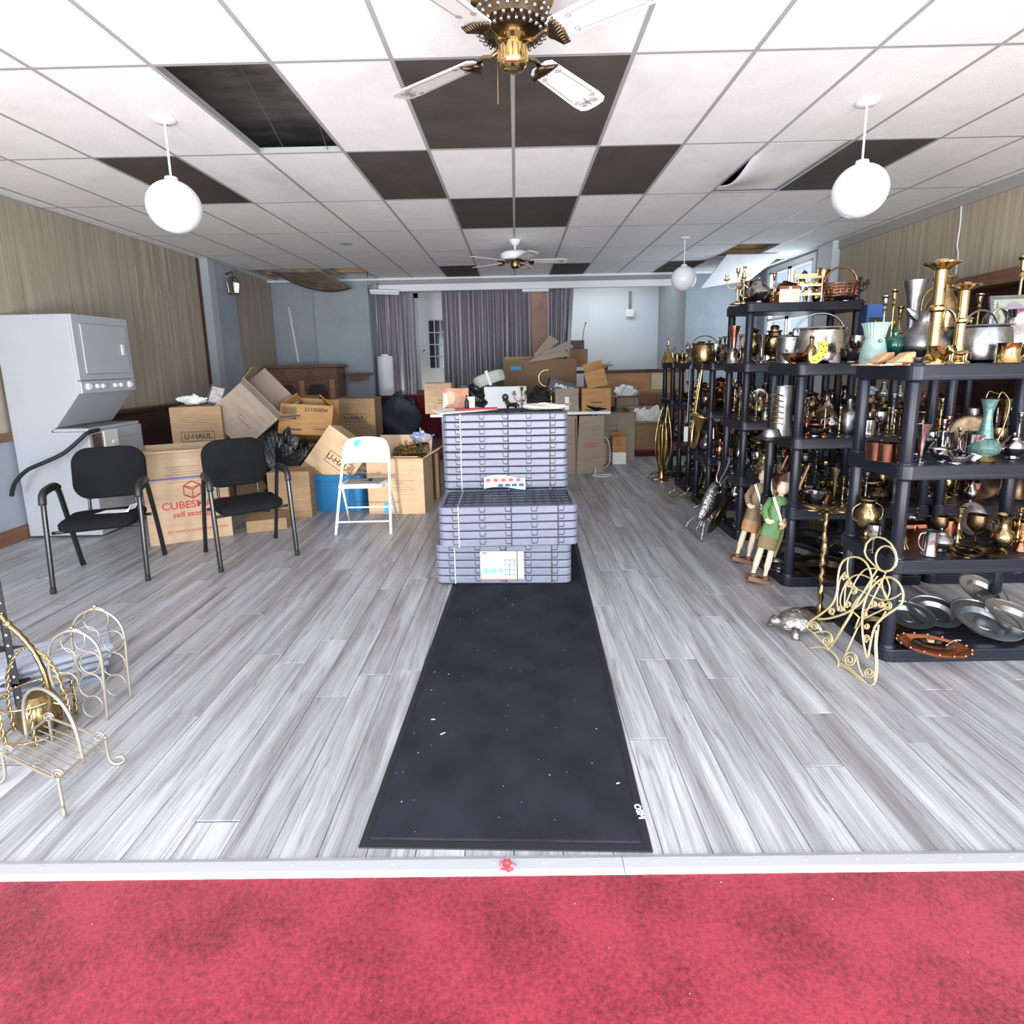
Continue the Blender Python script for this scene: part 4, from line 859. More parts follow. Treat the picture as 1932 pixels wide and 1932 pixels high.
# ================================================================== cartons
def carton(label, w, d, h, m, loc, rot=(0,0,0), flaps=None, prints=(), t=.006, group=None, name='carton', inner=None):
    """open-topped or closed carton, base centre at origin; front face is local -y; flaps: dict of side -> opening angle (0 = shut, 90 = upright, 180+ = hanging out)"""
    c = thing(name, label, 'box', loc, rot, group)
    mb = MB(); mb.box(-w/2,w/2,-d/2,-d/2+t,0,h).box(-w/2,w/2,d/2-t,d/2,0,h).box(-w/2,-w/2+t,-d/2+t,d/2-t,0,h).box(w/2-t,w/2,-d/2+t,d/2-t,0,h).box(-w/2+t,w/2-t,-d/2+t,d/2-t,0,t)
    obj('body', mb, M[m], c)
    fl_ = flaps if flaps is not None else {'f': 0, 'b': 0, 'l': 2, 'r': 2}
    for s_, a in fl_.items():
        if s_ in 'fb':
            L = d/2-.002; q = MB().box(-w/2+.002,w/2-.002,0,L,-t/2,t/2); o = obj('flap', q, M[m], c)
            o.location = (0, (-d/2 if s_ == 'f' else d/2), h+(.003 if a == 0 else 0)); o.rotation_euler = (R(a),0,0) if s_ == 'f' else (R(a),0,R(180))
        else:
            L = d/2-.002; q = MB().box(0,min(L,w/2),-d/2+.003,d/2-.003,-t/2,t/2); o = obj('flap', q, M[m], c)
            o.location = ((-w/2 if s_ == 'l' else w/2), 0, h-(.002 if a < 5 else 0)); o.rotation_euler = (0,-R(a),0) if s_ == 'l' else (0,-R(a),R(180))
    fy = -d/2-.0008
    for p in prints:
        if p[0] == 'text': _, s, sz, x, z, mm, *bo = p; text(s, sz, M[mm], c, (x, fy, z), (R(90),0,0), bold=bo[0] if bo else 0)
        elif p[0] == 'frame':
            _, x, z, a, b, mm = p; q = MB()
            q.box(x-a/2,x+a/2,fy-.0005,fy,z-b/2-.003,z-b/2+.003).box(x-a/2,x+a/2,fy-.0005,fy,z+b/2-.003,z+b/2+.003).box(x-a/2-.003,x-a/2+.003,fy-.0005,fy,z-b/2,z+b/2).box(x+a/2-.003,x+a/2+.003,fy-.0005,fy,z-b/2,z+b/2); obj('printed_frame', q, M[mm], c)
        elif p[0] == 'rect': _, x, z, a, b, mm = p; obj('printed_patch', MB().box(x-a/2,x+a/2,fy-.0006,fy,z-b/2,z+b/2), M[mm], c)
        elif p[0] == 'lines':
            _, x, z, a, n, mm = p
            for k in range(n): obj('printed_line', MB().box(x-a/2+.02*(k%3),x+a/2-.03*((k*7)%4),fy-.0005,fy,z-.022*k-.002,z-.022*k+.002), M[mm], c)
    return c
M['inkfade'] = mat('faded_print', (.22,.14,.09), .85)
M['tapec'] = mat('brown_packing_tape', (.26,.15,.07), .3)
M['dkrag'] = mat('black_bin_bag', (.008,.008,.010), .28, bump=.8, bscale=26)
M['grnplas'] = mat('pale_green_plastic', (.42,.46,.38), .4)
M['manila'] = mat('manila_sheet', (.50,.42,.28), .85)
UH = lambda s: [('frame', 0, s*.52, s*.62, s*.20, 'ink'), ('text', 'U-HAUL', s*.145, 0, s*.52, 'ink', .0015), ('lines', 0, s*.86, s*.62, 3, 'inkfade'), ('text', 'SMALL BOX', s*.06, -s*.18, s*.26, 'inkfade')]
# tall CubeSmart carton behind the armchairs
cs = carton('tall tan storage carton with red cube logo and blue tape line behind the armchairs', .63, .42, .815, 'cardlight', (-2.945, 4.84, 0), (0,0,R(27.6)), {'f': 178},
    [('lines', .06, .66, .40, 7, 'inkfade'), ('text', 'CUBESMART', .088, .045, .325, 'inkred', .0012), ('text', 'self storage', .068, .03, .245, 'inkred', .001), ('text', "It's what's inside that counts", .040, .05, .10, 'inkred'), ('rect', 0, .565, .625, .014, 'inkblue')])
q = MB(); fy = -.2115
hx = [(.075*math.cos(R(a))+.04, .075*math.sin(R(a))+.455) for a in (30, 90, 150, 210, 270, 330)]
for a, b_ in [(i, (i+1)%6) for i in range(6)]: q.tube([(hx[a][0],fy,hx[a][1]),(hx[b_][0],fy,hx[b_][1])], .0055, 4)
for i in (0, 2, 4): q.tube([(.04,fy,.455),(hx[i][0],fy,hx[i][1])], .0055, 4)
q.tube([(hx[0][0],fy,hx[0][1]),(.04,fy,.475),(hx[2][0],fy,hx[2][1])], .004, 4); obj('cube_logo', q, M['inkred'], cs)
# stack with the U-Haul carton by the wall
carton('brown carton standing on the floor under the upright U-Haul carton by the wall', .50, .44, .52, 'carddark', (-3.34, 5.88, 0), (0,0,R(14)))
carton('upright U-Haul carton with a photo frame on top by the khaki wall', .48, .42, .56, 'card', (-3.34, 5.88, .53), (0,0,R(14)), None, UH(.50))
fr = thing('photo_frame', 'small black photo frame leaning on the U-Haul carton', 'frame', (-3.20, 5.88, 1.105), (R(-10), R(18), R(14)))
obj('frame', MB().box(-.075,.075,-.008,.008,0,.016).box(-.075,.075,-.008,.008,.184,.20).box(-.075,-.059,-.008,.008,.016,.184).box(.059,.075,-.008,.008,.016,.184), M['black'], fr); obj('picture', MB().box(-.06,.06,-.003,.006,.015,.186), mat('faded_photo', (.33,.28,.28), .5, var=.4, vscale=(30,30,30)), fr)
def crumple(label, cat, loc, sx, sy, sz, m, seed=1, name='cloth', n=18, rough=1.):
    r_ = random.Random(seed); ph = [(r_.uniform(2,9), r_.uniform(2,9), r_.uniform(0,6)) for _ in range(7)]
    def fn(u, v):
        a = 2*math.pi*u; e = math.pi*(v-.5)
        k = 1+.16*rough*sum(math.sin(f*a*.5+g*e+p) for f, g, p in ph)/2.2
        return (sx*math.cos(e)*math.cos(a)*k, sy*math.cos(e)*math.sin(a)*k, max(0, sz*(.5+.5*math.sin(e))*k))
    o = obj(name, MB().grid(fn, n*2, n), m, None, 'all' if rough < 1.5 else False, loc=loc); return tag(o, label, cat)
crumple('crumpled white tissue paper on the upright U-Haul carton', 'paper', (-3.40, 5.86, 1.105), .10, .07, .07, M['paper'], 4, 'tissue_paper', rough=2)
pw = thing('church_pew', 'dark mahogany pew against the khaki wall behind the cartons', 'pew', (-4.39, 5.75, 0))
obj('back', MB().box(.03,.09,0,1.9,.35,1.02), M['darkwood'], pw, bev=.008); obj('seat', MB().box(.07,.50,0,1.9,.42,.46), M['darkwood'], pw, bev=.008); obj('top_rail', MB().box(.0,.13,-.02,1.92,1.0,1.05), M['darkwood'], pw, bev=.01)
for y in (0, 1.86): obj('end_panel', MB().box(.0,.52,y,y+.04,0,.70), M['darkwood'], pw, bev=.01)
# cartons in the heap
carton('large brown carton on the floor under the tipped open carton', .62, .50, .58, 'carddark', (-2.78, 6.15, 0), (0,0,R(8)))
crumple('glossy black bin bag slumped among the cartons behind the armchair', 'bag', (-2.44, 5.80, 0), .24, .18, .62, M['dkrag'], 8, 'bin_bag', 24, 2)
carton('open carton tipped on its side with flaps spread and a faint red logo', .52, .40, .50, 'cardgrey', (-3.12, 6.00, .82), (R(4), R(50), R(14)), {'f': 150, 'b': 100, 'l': 100, 'r': 125}, [('lines', -.02, .30, .16, 3, 'inkfade'), ('frame', .0, .24, .05, .05, 'inkred'), ('rect', .10, .22, .10, .010, 'inkred')])
carton('brown carton under the orange egg-type carton in the heap', .60, .46, .62, 'card', (-2.28, 6.35, 0), (0,0,R(-6)), None, [('lines', -.1, .35, .25, 3, 'inkfade')])
carton('orange carton with a grey label and stencilled numbers tilted on the heap', .56, .42, .34, 'cardor', (-2.36, 6.22, .665), (R(-22), R(5), R(8)), {'f': 0, 'b': 60, 'l': 40, 'r': 40}, [('text', '21100804', .062, .10, .285, 'ink', .001), ('rect', -.12, .055, .17, .016, 'ink'), ('rect', -.18, .265, .15, .085, 'inkfade'), ('rect', -.16, .19, .12, .035, 'pewter'), ('rect', .16, .07, .12, .016, 'inkfade')])
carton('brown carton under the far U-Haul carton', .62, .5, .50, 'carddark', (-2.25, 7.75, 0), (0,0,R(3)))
carton('far U-Haul carton standing before the maroon stage front', .56, .45, .52, 'card', (-2.20, 7.72, .51), (0,0,R(2)), None, UH(.52))
carton('plain brown carton beside the far U-Haul carton', .52, .45, 1.0, 'card', (-2.98, 7.85, 0), (0,0,R(-3)), {'f': 20, 'b': 0, 'l': 0, 'r': 0}, [('lines', 0, .8, .3, 2, 'inkfade')])
carton('low brown carton behind the folding chair before the platform', .80, .45, .42, 'carddark', (-1.55, 7.05, 0), (0,0,R(-2)), {'f': 0, 'b': 0, 'l': 0, 'r': 60})
carton('small brown carton lying flat under the armchair behind its legs', .34, .30, .10, 'card', (-2.36, 5.05, 0), (0,0,R(20)))
carton('brown carton with tape standing behind the empty armchair', .40, .34, .46, 'card', (-2.27, 5.50, 0), (0,0,R(6)), None, [('rect', 0, .23, .05, .455, 'tapec')])
# blue tote with a big U-Haul carton tipped into it
tt = thing('storage_tote', 'blue plastic storage tote with a U-Haul carton tipped into it', 'tote', (-1.83, 5.72, 0), R(-6))
o8 = lambda w, d, r_: rpoly(w, d, r_, 4)
def loft(rings, mt, parent, name, t=.004, sm=True):
    mb = MB(); n = len(rings[0][0]); vs = []
    for pts, z in rings: vs += [(x, y, z) for x, y in pts]
    fs = [(i*n+k,i*n+(k+1)%n,(i+1)*n+(k+1)%n,(i+1)*n+k) for i in range(len(rings)-1) for k in range(n)]; fs.append(tuple(range(n))[::-1]); mb.add(vs, fs); return obj(name, mb, mt, parent, smooth=sm)
loft([(o8(.50,.36,.05), .0), (o8(.54,.40,.05), .30), (o8(.545,.405,.05), .33), (o8(.53,.39,.05), .33), (o8(.48,.34,.05), .012)], M['tote'], tt, 'body')
loft([(o8(.575,.435,.05), .325), (o8(.585,.445,.055), .335), (o8(.585,.445,.055), .385), (o8(.56,.42,.05), .39), (o8(.54,.40,.05), .335)], M['tote'], tt, 'rim')
q = MB()
for k in range(14): q.box(-.10+.014*k,-.094+.014*k,-.226,-.222,.337,.383)
obj('rim_ribs', q, M['tote'], tt); obj('label_sticker', MB().box(-.2725,-.271,-.08,.02,.17,.25), M['paper'], tt)
carton('big U-Haul carton tipped on edge in the blue tote', .50, .34, .52, 'cardlight', (-2.02, 5.74, .30), (R(-10), R(36), R(-8)), {'f': 0, 'b': 0, 'l': 0, 'r': 0}, [('frame', .06, .26, .30, .12, 'ink'), ('text', 'U-HAUL', .085, .06, .26, 'ink', .0015), ('lines', .06, .47, .25, 2, 'inkfade'), ('frame', .14, .40, .10, .10, 'inkfade'), ('rect', 0, .035, .50, .07, 'inkfade')])
crumple('dark patterned cloth bundle stuffed in the blue tote', 'cloth', (-1.60, 5.72, .20), .17, .15, .34, mat('dark_print_cloth', (.06,.045,.04), .9, col2=(.22,.18,.15), vscale=(35,35,35)), 12, 'cloth_bundle')
# carton in strong light, its brightness partly put into paler cardboard
yb = carton('brightly lit tan carton with open top beside the folding chair', .575, .40, .565, 'cardlight', (-1.205, 5.62, 0), (0,0,R(-4)), {'f': 165, 'b': 120, 'l': 140, 'r': 150}, [('lines', .08, .34, .22, 6, 'inkfade'), ('rect', -.10, .06, .06, .10, 'teal')])
tr_ = thing('brass_tray', 'tray heaped with small brass pieces on the brightly lit carton', 'tray', (-1.10, 5.68, .60), (R(16), R(-6), R(4)))
obj('tray', MB().prism(rpoly(.36,.26,.03,3), 0, .012), M['oldbrass'], tr_)
q = MB()
for k in range(16): a = (rnd.uniform(-.15,.15), rnd.uniform(-.09,.10)); q.lathe([(.016,0),(.018,.006),(.006,.015),(.005,.05),(.012,.06),(.0001,.065)], 8, (a[0],a[1],.012))
obj('small_brass_pieces', q, M['brass'], tr_, smooth=True)['kind'] = 'stuff'
crumple('blue and orange plastic bag on the tray of brass pieces', 'bag', (-1.02, 5.80, .66), .09, .06, .10, mat('blue_print_bag', (.06,.16,.42), .35, col2=(.45,.40,.38), vscale=(14,14,14)), 31, 'plastic_bag', rough=2)
carton('low brown carton with brass hooks behind the brightly lit carton', .46, .34, .50, 'carddark', (-1.12, 6.20, 0), (0,0,R(5)))
# ================================================================== long white folding table and what stands on it
tb = thing('folding_table', 'long white folding table crowded with clutter behind the shelf bundles', 'table', (.05, 7.72, 0), R(0))
obj('table_top', MB().box(-1.20,1.20,-.34,.36,.775,.815), M['white'], tb, bev=.008)
for sx in (-1.05, 1.05):
    for sy in (-.26, .27): obj('leg', MB().rod((sx,sy,0),(sx,sy,.775), .014), M['trimmetal'], tb)
    obj('leg_brace', MB().rod((sx,-.26,.18),(sx,.27,.18), .010), M['trimmetal'], tb)
ZT = .8165
def T(px, Y, z=ZT): q = aty(px, 775, Y); return (q.x, Y, z)
carton('plain tan carton at the left end of the white table', .36, .34, .40, 'cardlight', T(830, 7.65), (0,0,R(2)), None, [('lines', -.09, .35, .12, 2, 'inkfade')])
carton('small open tan carton before the plain carton on the white table', .30, .2, .14, 'cardlight', T(848, 7.44), (0,0,0), {'f': 0, 'b': 30, 'l': 0, 'r': 0})
carton('grey-brown carton with a white sticker on the white table', .31, .28, .30, 'cardgrey', T(1068, 7.55), (0,0,0), None, [('rect', .0, .11, .055, .17, 'paper')])
carton('tan carton with brown lettering at the right end of the white table', .385, .30, .295, 'cardor', T(1122, 7.56), (0,0,0), None, [('rect', 0, .115, .15, .014, 'ink'), ('lines', 0, .07, .3, 2, 'inkfade')])
carton('orange-brown carton tilted atop the tan lettered carton', .27, .26, .22, 'cardor', (T(1128, 7.58)[0], 7.60, ZT+.315), (R(0), R(-14), R(-8)), {'f': 0, 'b': 120, 'l': 0, 'r': 150})
dh = carton('black battery carton lying tipped with upside-down white lettering', .36, .22, .17, 'black', (T(1062, 7.56)[0], 7.56, ZT+.40), (R(0), R(196), R(4)), None, [('text', 'DieHard', .075, -.03, .075, 'paper', .002)])
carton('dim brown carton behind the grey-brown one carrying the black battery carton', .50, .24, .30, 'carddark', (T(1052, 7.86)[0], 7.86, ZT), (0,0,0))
sk = thing('sink_panel', 'white enamel sink panel stood on edge on the white table', 'sink', T(954, 7.50), (R(-6),0,0))
obj('panel', MB().box(-.285,.285,-.03,.03,0,.345), M['white'], sk, bev=.012)
q = MB(); q.prism(rpoly(.30,.20,.05,5), -.034, -.030, 'y'); obj('basin_outline', q, M['pewter'], sk, loc=(.05,0,.17)); q = MB(); q.prism(rpoly(.285,.185,.045,5), -.037, -.030, 'y'); obj('basin', q, M['white'], sk, loc=(.05,0,.17))
q = MB(); q.T = Matrix.Translation((-.0,-.04,.20)) @ Matrix.Rotation(R(90), 4, 'X'); q.lathe([(.04,-.004),(.045,.01),(.02,.03),(.0001,.034)], 18); obj('drain_knob', q, M['pewter'], sk, smooth=True)
gh = thing('rolled_cushion', 'pale green padded hood lying on the heap above the sink panel', 'hood', (T(928, 7.70)[0], 7.72, ZT+.36), (R(0), R(-18), R(0)))
obj('pad', cushion(.44, .26, .15, .10, -.02), M['grnplas'], gh, smooth=True, loc=(0,0,.10)); obj('strap', MB().box(-.02,.02,-.14,.14,.0,.205), mat('pale_band', (.66,.70,.60), .35), gh)
carton('dark carton under the padded hood on the white table', .50, .28, .355, 'black', (T(905, 7.78)[0], 7.86, ZT), (0,0,0))
crumple('black shoulder bag slumped on the white table beside the sink panel', 'bag', T(897, 7.52), .16, .10, .30, M['dkrag'], 41, 'shoulder_bag')
crumple('round black hat bag on the white table before the grey carton', 'bag', T(1018, 7.50), .14, .10, .27, mat('black_felt', (.014,.009,.009), .9), 43, 'hat_bag')
crumple('white rumpled towel on top of the rear shelf bundle stack', 'towel', (.215, 4.20, .0135+4*H5+.004), .17, .10, .045, mat('ivory_towel', (.72,.66,.54), .95, bump=.4, bscale=90), 44, 'towel')
item('candelabra', 'oldbrass', (T(985,7.42)[0], 7.42, ZT), .34, 1, 1., 'aged brass candelabra standing before the sink panel')
item('horse', 'bronze', (T(970,7.36)[0]-.03, 7.40, ZT), .19, 1, 2.6, 'dark bronze figure standing before the sink panel')
item('candlestick', 'brass', (T(1040,7.40)[0], 7.40, ZT), .32, 1, 0, 'brass candlestick with white candle stub on the white table')
hk = thing('brass_hook', 'big curved brass hook stand on the white table beside the battery carton', 'hook', T(1032, 7.60)); obj('hook', MB().tube([(.11*math.cos(R(a)), 0, .44+.11*math.sin(R(a))) for a in range(60, 300, 15)]+[(0,0,.30),(0,0,.0)], .012, 8), M['brass'], hk, smooth='all'); obj('foot', MB().lathe([(.09,0),(.09,.012),(.02,.03)], 18), M['brass'], hk, smooth=True)
crumple('tangle of black wire on the edge of the white table', 'wire', (T(1125,7.41)[0], 7.425, ZT), .11, .04, .05, M['iron'], 47, 'wire_tangle', rough=2)
fb = thing('foam_board', 'white foam board jutting from the top of the rear shelf stack', 'board', (-.46, 4.25, .0135+4*H5+.006), R(24)); obj('board', MB().prism([(-.20,-.25),(.27,-.16),(.20,.16),(-.16,.10)], 0, .008), M['paper'], fb)
pt = thing('portrait_print', 'brown toned portrait print propped behind the white foam board', 'picture', (-.475, 4.36, .0135+4*H5+.016), (R(-14), 0, R(-6)))
obj('backing', MB().box(-.10,.10,-.003,.003,0,.155), mat('umber_print', (.22,.085,.045), .6, col2=(.42,.20,.12), vscale=(14,14,14)), pt)
obj('print', MB().prism([(-.05+.045*math.cos(R(a)), .08+.055*math.sin(R(a))) for a in range(0,360,24)], -.0042, -.003, 'y'), mat('skin_print', (.55,.30,.20), .6), pt); obj('print', MB().prism([(-.09,.0),(-.06,.03),(-.075,.10),(-.098,.12),(-.099,0)], -.0046, -.003, 'y'), M['paper'], pt)
tag(obj('red_folder', MB().box(-.16,.16,-.04,.04,0,.012), mat('red_card', (.30,.03,.025), .6), loc=(-.30, 4.16, .0135+4*H5+.0155), rot=(0,0,R(6)), bev=.002), 'thin dark red folder lying across the white foam board', 'folder')
item('bottle', 'iron', (-.37, 4.17, .0135+4*H5+.028), .10, .8, 0, 'small black stoppered vial on the red folder')
tag(obj('white_carton', MB().box(-.03,.03,-.03,.03,0,.085), M['paper'], loc=(-.355, 4.36, .0135+4*H5+.016), bev=.002), 'small white upright packet behind the red folder', 'packet')
# big flattened cartons and boards behind the table
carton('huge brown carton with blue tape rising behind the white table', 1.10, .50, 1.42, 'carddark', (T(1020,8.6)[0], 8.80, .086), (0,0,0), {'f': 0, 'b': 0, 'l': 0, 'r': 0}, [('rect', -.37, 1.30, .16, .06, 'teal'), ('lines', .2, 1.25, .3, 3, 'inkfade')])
for k, (px, y, dz, a, w, h) in enumerate(((1035,8.70,1.51,8,.62,.10),(1048,8.75,1.60,16,.55,.12),(1030,8.85,1.62,38,.50,.16))):
    t = thing('flattened_carton', ['flattened grey-brown carton lowest of three on the huge carton', 'flattened grey-brown carton in the middle of three on the huge carton', 'flattened grey-brown carton tilted uppermost on the huge carton'][k], 'box', (T(px,y)[0], y, dz), (0, R(-a), 0))
    obj('sheet', MB().box(-w/2,w/2,-.2,.2,0,.02), M['cardgrey'], t); obj('fold', MB().prism([(-w/2,.02),(w/2,.02),(w/2-.05,h),(-w/2+.1,h*.6)], -.19,.19,'y'), M['cardgrey'], t)
tag(obj('timber_plank', MB().box(-.25,.25,-.03,.03,0,.05), M['oak'], loc=(T(985,9.0)[0]-.02, 8.95, 1.51), bev=.003), 'short orange timber plank on the huge carton', 'plank')
# tall flattened cartons under the table's right end
t = thing('flattened_carton', 'tall pinkish folded carton leaning at the table end with a narrow gap', 'box', (.79, 7.25, 0), (R(-4),0,R(4))); obj('panel', MB().box(-.23,.01,-.006,.0,0,.77), M['cardgrey'], t); obj('panel', MB().prism([(-.02,.0),(.34,.02),(.36,.77),(.03,.77)], -.05,-.044,'y'), M['cardgrey'], t); obj('fold_edge', MB().prism([(-.02,-.006),(-.02,-.05),(-.015,-.05),(-.015,-.006)], 0,.74,'z'), M['carddark'], t); [obj('printed_line', MB().box(.09,.30-.04*k,-.0512,-.0503,.40-.022*k,.408-.022*k), M['inkred'], t) for k in range(3)]
carton('pink-grey CubeSmart carton with blue tape before the platform', .50, .30, .56, 'cardgrey', (1.50, 8.34, 0), (0,0,R(-3)), {'f': 88, 'b': 110, 'l': 80, 'r': 95}, [('rect', -.02, .28, .014, .55, 'inkblue'), ('frame', -.06, .40, .08, .08, 'inkred'), ('rect', -.06, .32, .14, .012, 'inkred')])
carton('small tan carton with a round stamp standing on a white carton', .20, .16, .22, 'cardor', (1.465, 7.98, .17), (0,0,R(2)), {'f': 0, 'b': 60, 'l': 0, 'r': 0}, [('text', 'O', .11, 0, .13, 'inkred'), ('rect', 0, .13, .04, .012, 'inkred'), ('rect', 0, .05, .05, .008, 'inkred')])
carton('small white carton on the planks under the stamped tan carton', .19, .16, .165, 'paper', (1.465, 7.98, 0), (0,0,R(2)))
tag(obj('cardboard_slab', MB().box(-.06,.06,-.02,.02,0,.30), M['cardlight'], loc=(1.22, 7.92, 0), rot=(R(-6),0,R(-10))), 'narrow tan carton panel leaning beside the stamped carton', 'box')
tag(obj('power_cord', MB().tube(smooth_path([(1.16,7.86,.42),(1.26,7.80,.40),(1.31,7.78,.25),(1.29,7.70,.06),(1.18,7.55,.006),(1.02,7.20,.006),(.98,7.08,.006),(1.12,7.02,.006),(1.22,7.12,.006),(1.08,7.16,.006),(.99,7.06,.006),(1.00,7.03,.05),(1.0,7.03,.13)], 6), .006, 6), M['white'], smooth='all'), 'looped white cord hanging beside the carton and trailing on planks', 'cord')
carton('open U-Haul carton of crumpled paper on the low platform', .56, .42, .44, 'card', (2.05, 8.86, .086), (0,0,R(1)), {'f': 178, 'b': 100, 'l': 100, 'r': 100}, [('frame', .12, .16, .22, .10, 'inkfade'), ('text', 'U-HAUL', .07, .12, .16, 'inkfade')])
for k, (dx, dy, dz) in enumerate(((-.12,-.08,.40),(.10,-.10,.42),(0,.05,.44))): crumple(['white crumpled packing paper at the left of the open carton', 'white folded packing paper at the right of the open carton', 'clear wrap bulging at the back of the open carton'][k], 'paper', (2.05+dx, 8.86+dy, .086+dz-.10), .15, .10, .24, M['paper'], 60+k, 'packing_paper', 10, 2)
carton('tall grey carton with a white plastic bag behind the open carton', .36, .34, .78, 'cardgrey', (1.86, 9.45, .086), (0,0,R(-4)), {'f': 170, 'b': 100, 'l': 170, 'r': 100})
crumple('white plastic bag bulging from the tall grey carton', 'bag', (1.86, 9.45, .78), .17, .15, .22, M['paper'], 71, 'plastic_bag', 12, 1.6)
# ================================================================== stage, curtain, far furniture
def drape(x0, x1, z0, z1, Y, n, seed, taper=0, pull=0):
    r_ = random.Random(seed); ph = [(r_.uniform(.8,1.25), r_.uniform(0,6)) for _ in range(4)]
    w = x1-x0
    def fn(u, v):
        z = z1+(z0-z1)*v
        a = 2*math.pi*u*n
        x = x0+w*u - taper*v*u + .012*math.sin(a+1+v*2)
        return (x+pull*v*(1-u), Y+(.035+.02*v)*math.sin(a*ph[0][0]+ph[0][1]+.5*v)+.014*math.sin(a*2.1+ph[1][1])+.02*math.sin(u*5+ph[2][1]), z)
    return MB().grid(fn, int(n*14), 10)
CURT = [('long mauve stage curtain panel left of the french door', -2.62, -1.93, .905, 2.84, 5, 1, 0), ('wide mauve stage curtain panel between the french door and the salmon column', -1.37, .29, .905, 2.82, 13, 2, 0), ('narrow mauve stage curtain panel right of the salmon column', .62, 1.10, 1.1, 2.82, 5, 3, .10)]
for lb, x0, x1, z0, z1, n, sd, tp in CURT:
    c = thing('stage_curtain', lb, 'curtain', ((x0+x1)/2, 10.78, 0)); o = obj('drape', drape(x0, x1, z0, z1, 10.78, n, sd, tp), M['curtain'], c, smooth='all'); o.location = (-(x0+x1)/2, -10.78, 0)
    obj('heading_tape', MB().box(x0-(x0+x1)/2, x1-(x0+x1)/2, -.02, .0, z1-.01, z1+.03), M['curtain'], c)
struct('trim_5', MB().box(.30, .63, 10.86, 11.0, .90, 2.78), M['salmon'], bev=.01)
struct('trim_6', MB().box(.14, .62, 10.40, 10.62, 2.72, 2.86), M['white'], bev=.005)
bm = struct('trim_7', MB().box(-2.55, 3.05, 10.34, 10.44, 2.765, 2.885), M['white'], bev=.006)
obj('fascia', MB().box(-2.64, 3.10, YB-.035, YB+.02, 2.885, 2.97), mat('grey_fascia', (.30,.31,.33), .6), bm)
lf = thing('strip_light', 'white fluorescent strip light drooping at the left end of the stage beam', 'light', (-2.30, 10.22, 2.73), (0, R(3), 0)); obj('housing', MB().box(-.26,.26,-.06,.06,0,.05), M['white'], lf, bev=.01); obj('tube', MB().rod((-.25,0,-.012),(.25,0,-.012), .016), M['opal'], lf); obj('bracket', MB().box(-.22,-.14,-.02,.12,.02,.16), M['pewter'], lf)
# french door on the stage
dr_ = struct('door_1', MB().box(-2.19,-2.10,12.53,12.60,.90,2.99).box(-1.30,-1.20,12.53,12.60,.90,2.99).box(-2.19,-1.20,12.53,12.60,2.89,3.0), M['white'])
obj('stile', MB().box(-2.10,-1.90,12.55,12.60,.90,2.89).box(-1.50,-1.30,12.55,12.60,.90,2.89).box(-1.90,-1.50,12.55,12.60,.90,1.38).box(-1.90,-1.50,12.55,12.60,2.42,2.89), M['white'], dr_)
for k in range(4):
    for i in range(3): obj('pane', MB().box(-1.90+.1334*i,-1.90+.1334*(i+1)-.02,12.575,12.585,1.38+.26*k,1.38+.26*(k+1)-.02), mat('dark_pane', (.05,.055,.06), .1) if 'dark_pane' not in bpy.data.materials else bpy.data.materials['dark_pane'], dr_)
obj('muntin', MB().box(-1.90,-1.50,12.552,12.57,1.62,1.64).box(-1.90,-1.50,12.552,12.57,1.88,1.90).box(-1.90,-1.50,12.552,12.57,2.14,2.16).box(-1.787,-1.767,12.552,12.57,1.38,2.42).box(-1.653,-1.633,12.552,12.57,1.38,2.42), M['white'], dr_)
obj('door_handle', MB().lathe([(.02,0),(.03,.02),(.0001,.04)], 10, (-2.02,12.52,1.75)), M['brass'], dr_)
# wooden altar rail panel at the stage's right
wp_ = thing('altar_rail', 'long orange oak rail panel with dark top before the pale stage wall', 'rail', (2.0, 10.30, .086))
obj('panel', MB().box(-.62,1.10,0,.05,.55,1.16), M['oak'], wp_); obj('top_rail', MB().box(-.95,1.10,-.03,.08,1.16,1.215), M['darkwood'], wp_, bev=.008); obj('base_rail', MB().box(-.62,1.10,-.02,.06,.0,.55), M['darkwood'], wp_)
for x in (-.30,.25,.80): obj('diamond_inlay', MB().prism([(x,.58),(x+.05,.68),(x,.78),(x-.05,.68)], -.006,.0,'y'), M['darkwood'], wp_)
tag(obj('manila_sheet', MB().box(-.14,.14,-.004,.0,0,.30), M['manila'], loc=(2.62, 10.295, .93)), 'manila card sheet pinned on the oak rail panel', 'sheet')
bn = thing('wooden_bench', 'dark wooden bench before the oak rail panel', 'bench', (2.5, 9.75, .086)); obj('seat', MB().box(-.45,.6,-.15,.15,.42,.47), M['brownwood'], bn); obj('back', MB().box(-.45,.6,.13,.17,.55,.80), M['brownwood'], bn)
for x in (-.42,.55): obj('leg', MB().box(x,x+.05,-.13,.17,0,.80), M['brownwood'], bn)
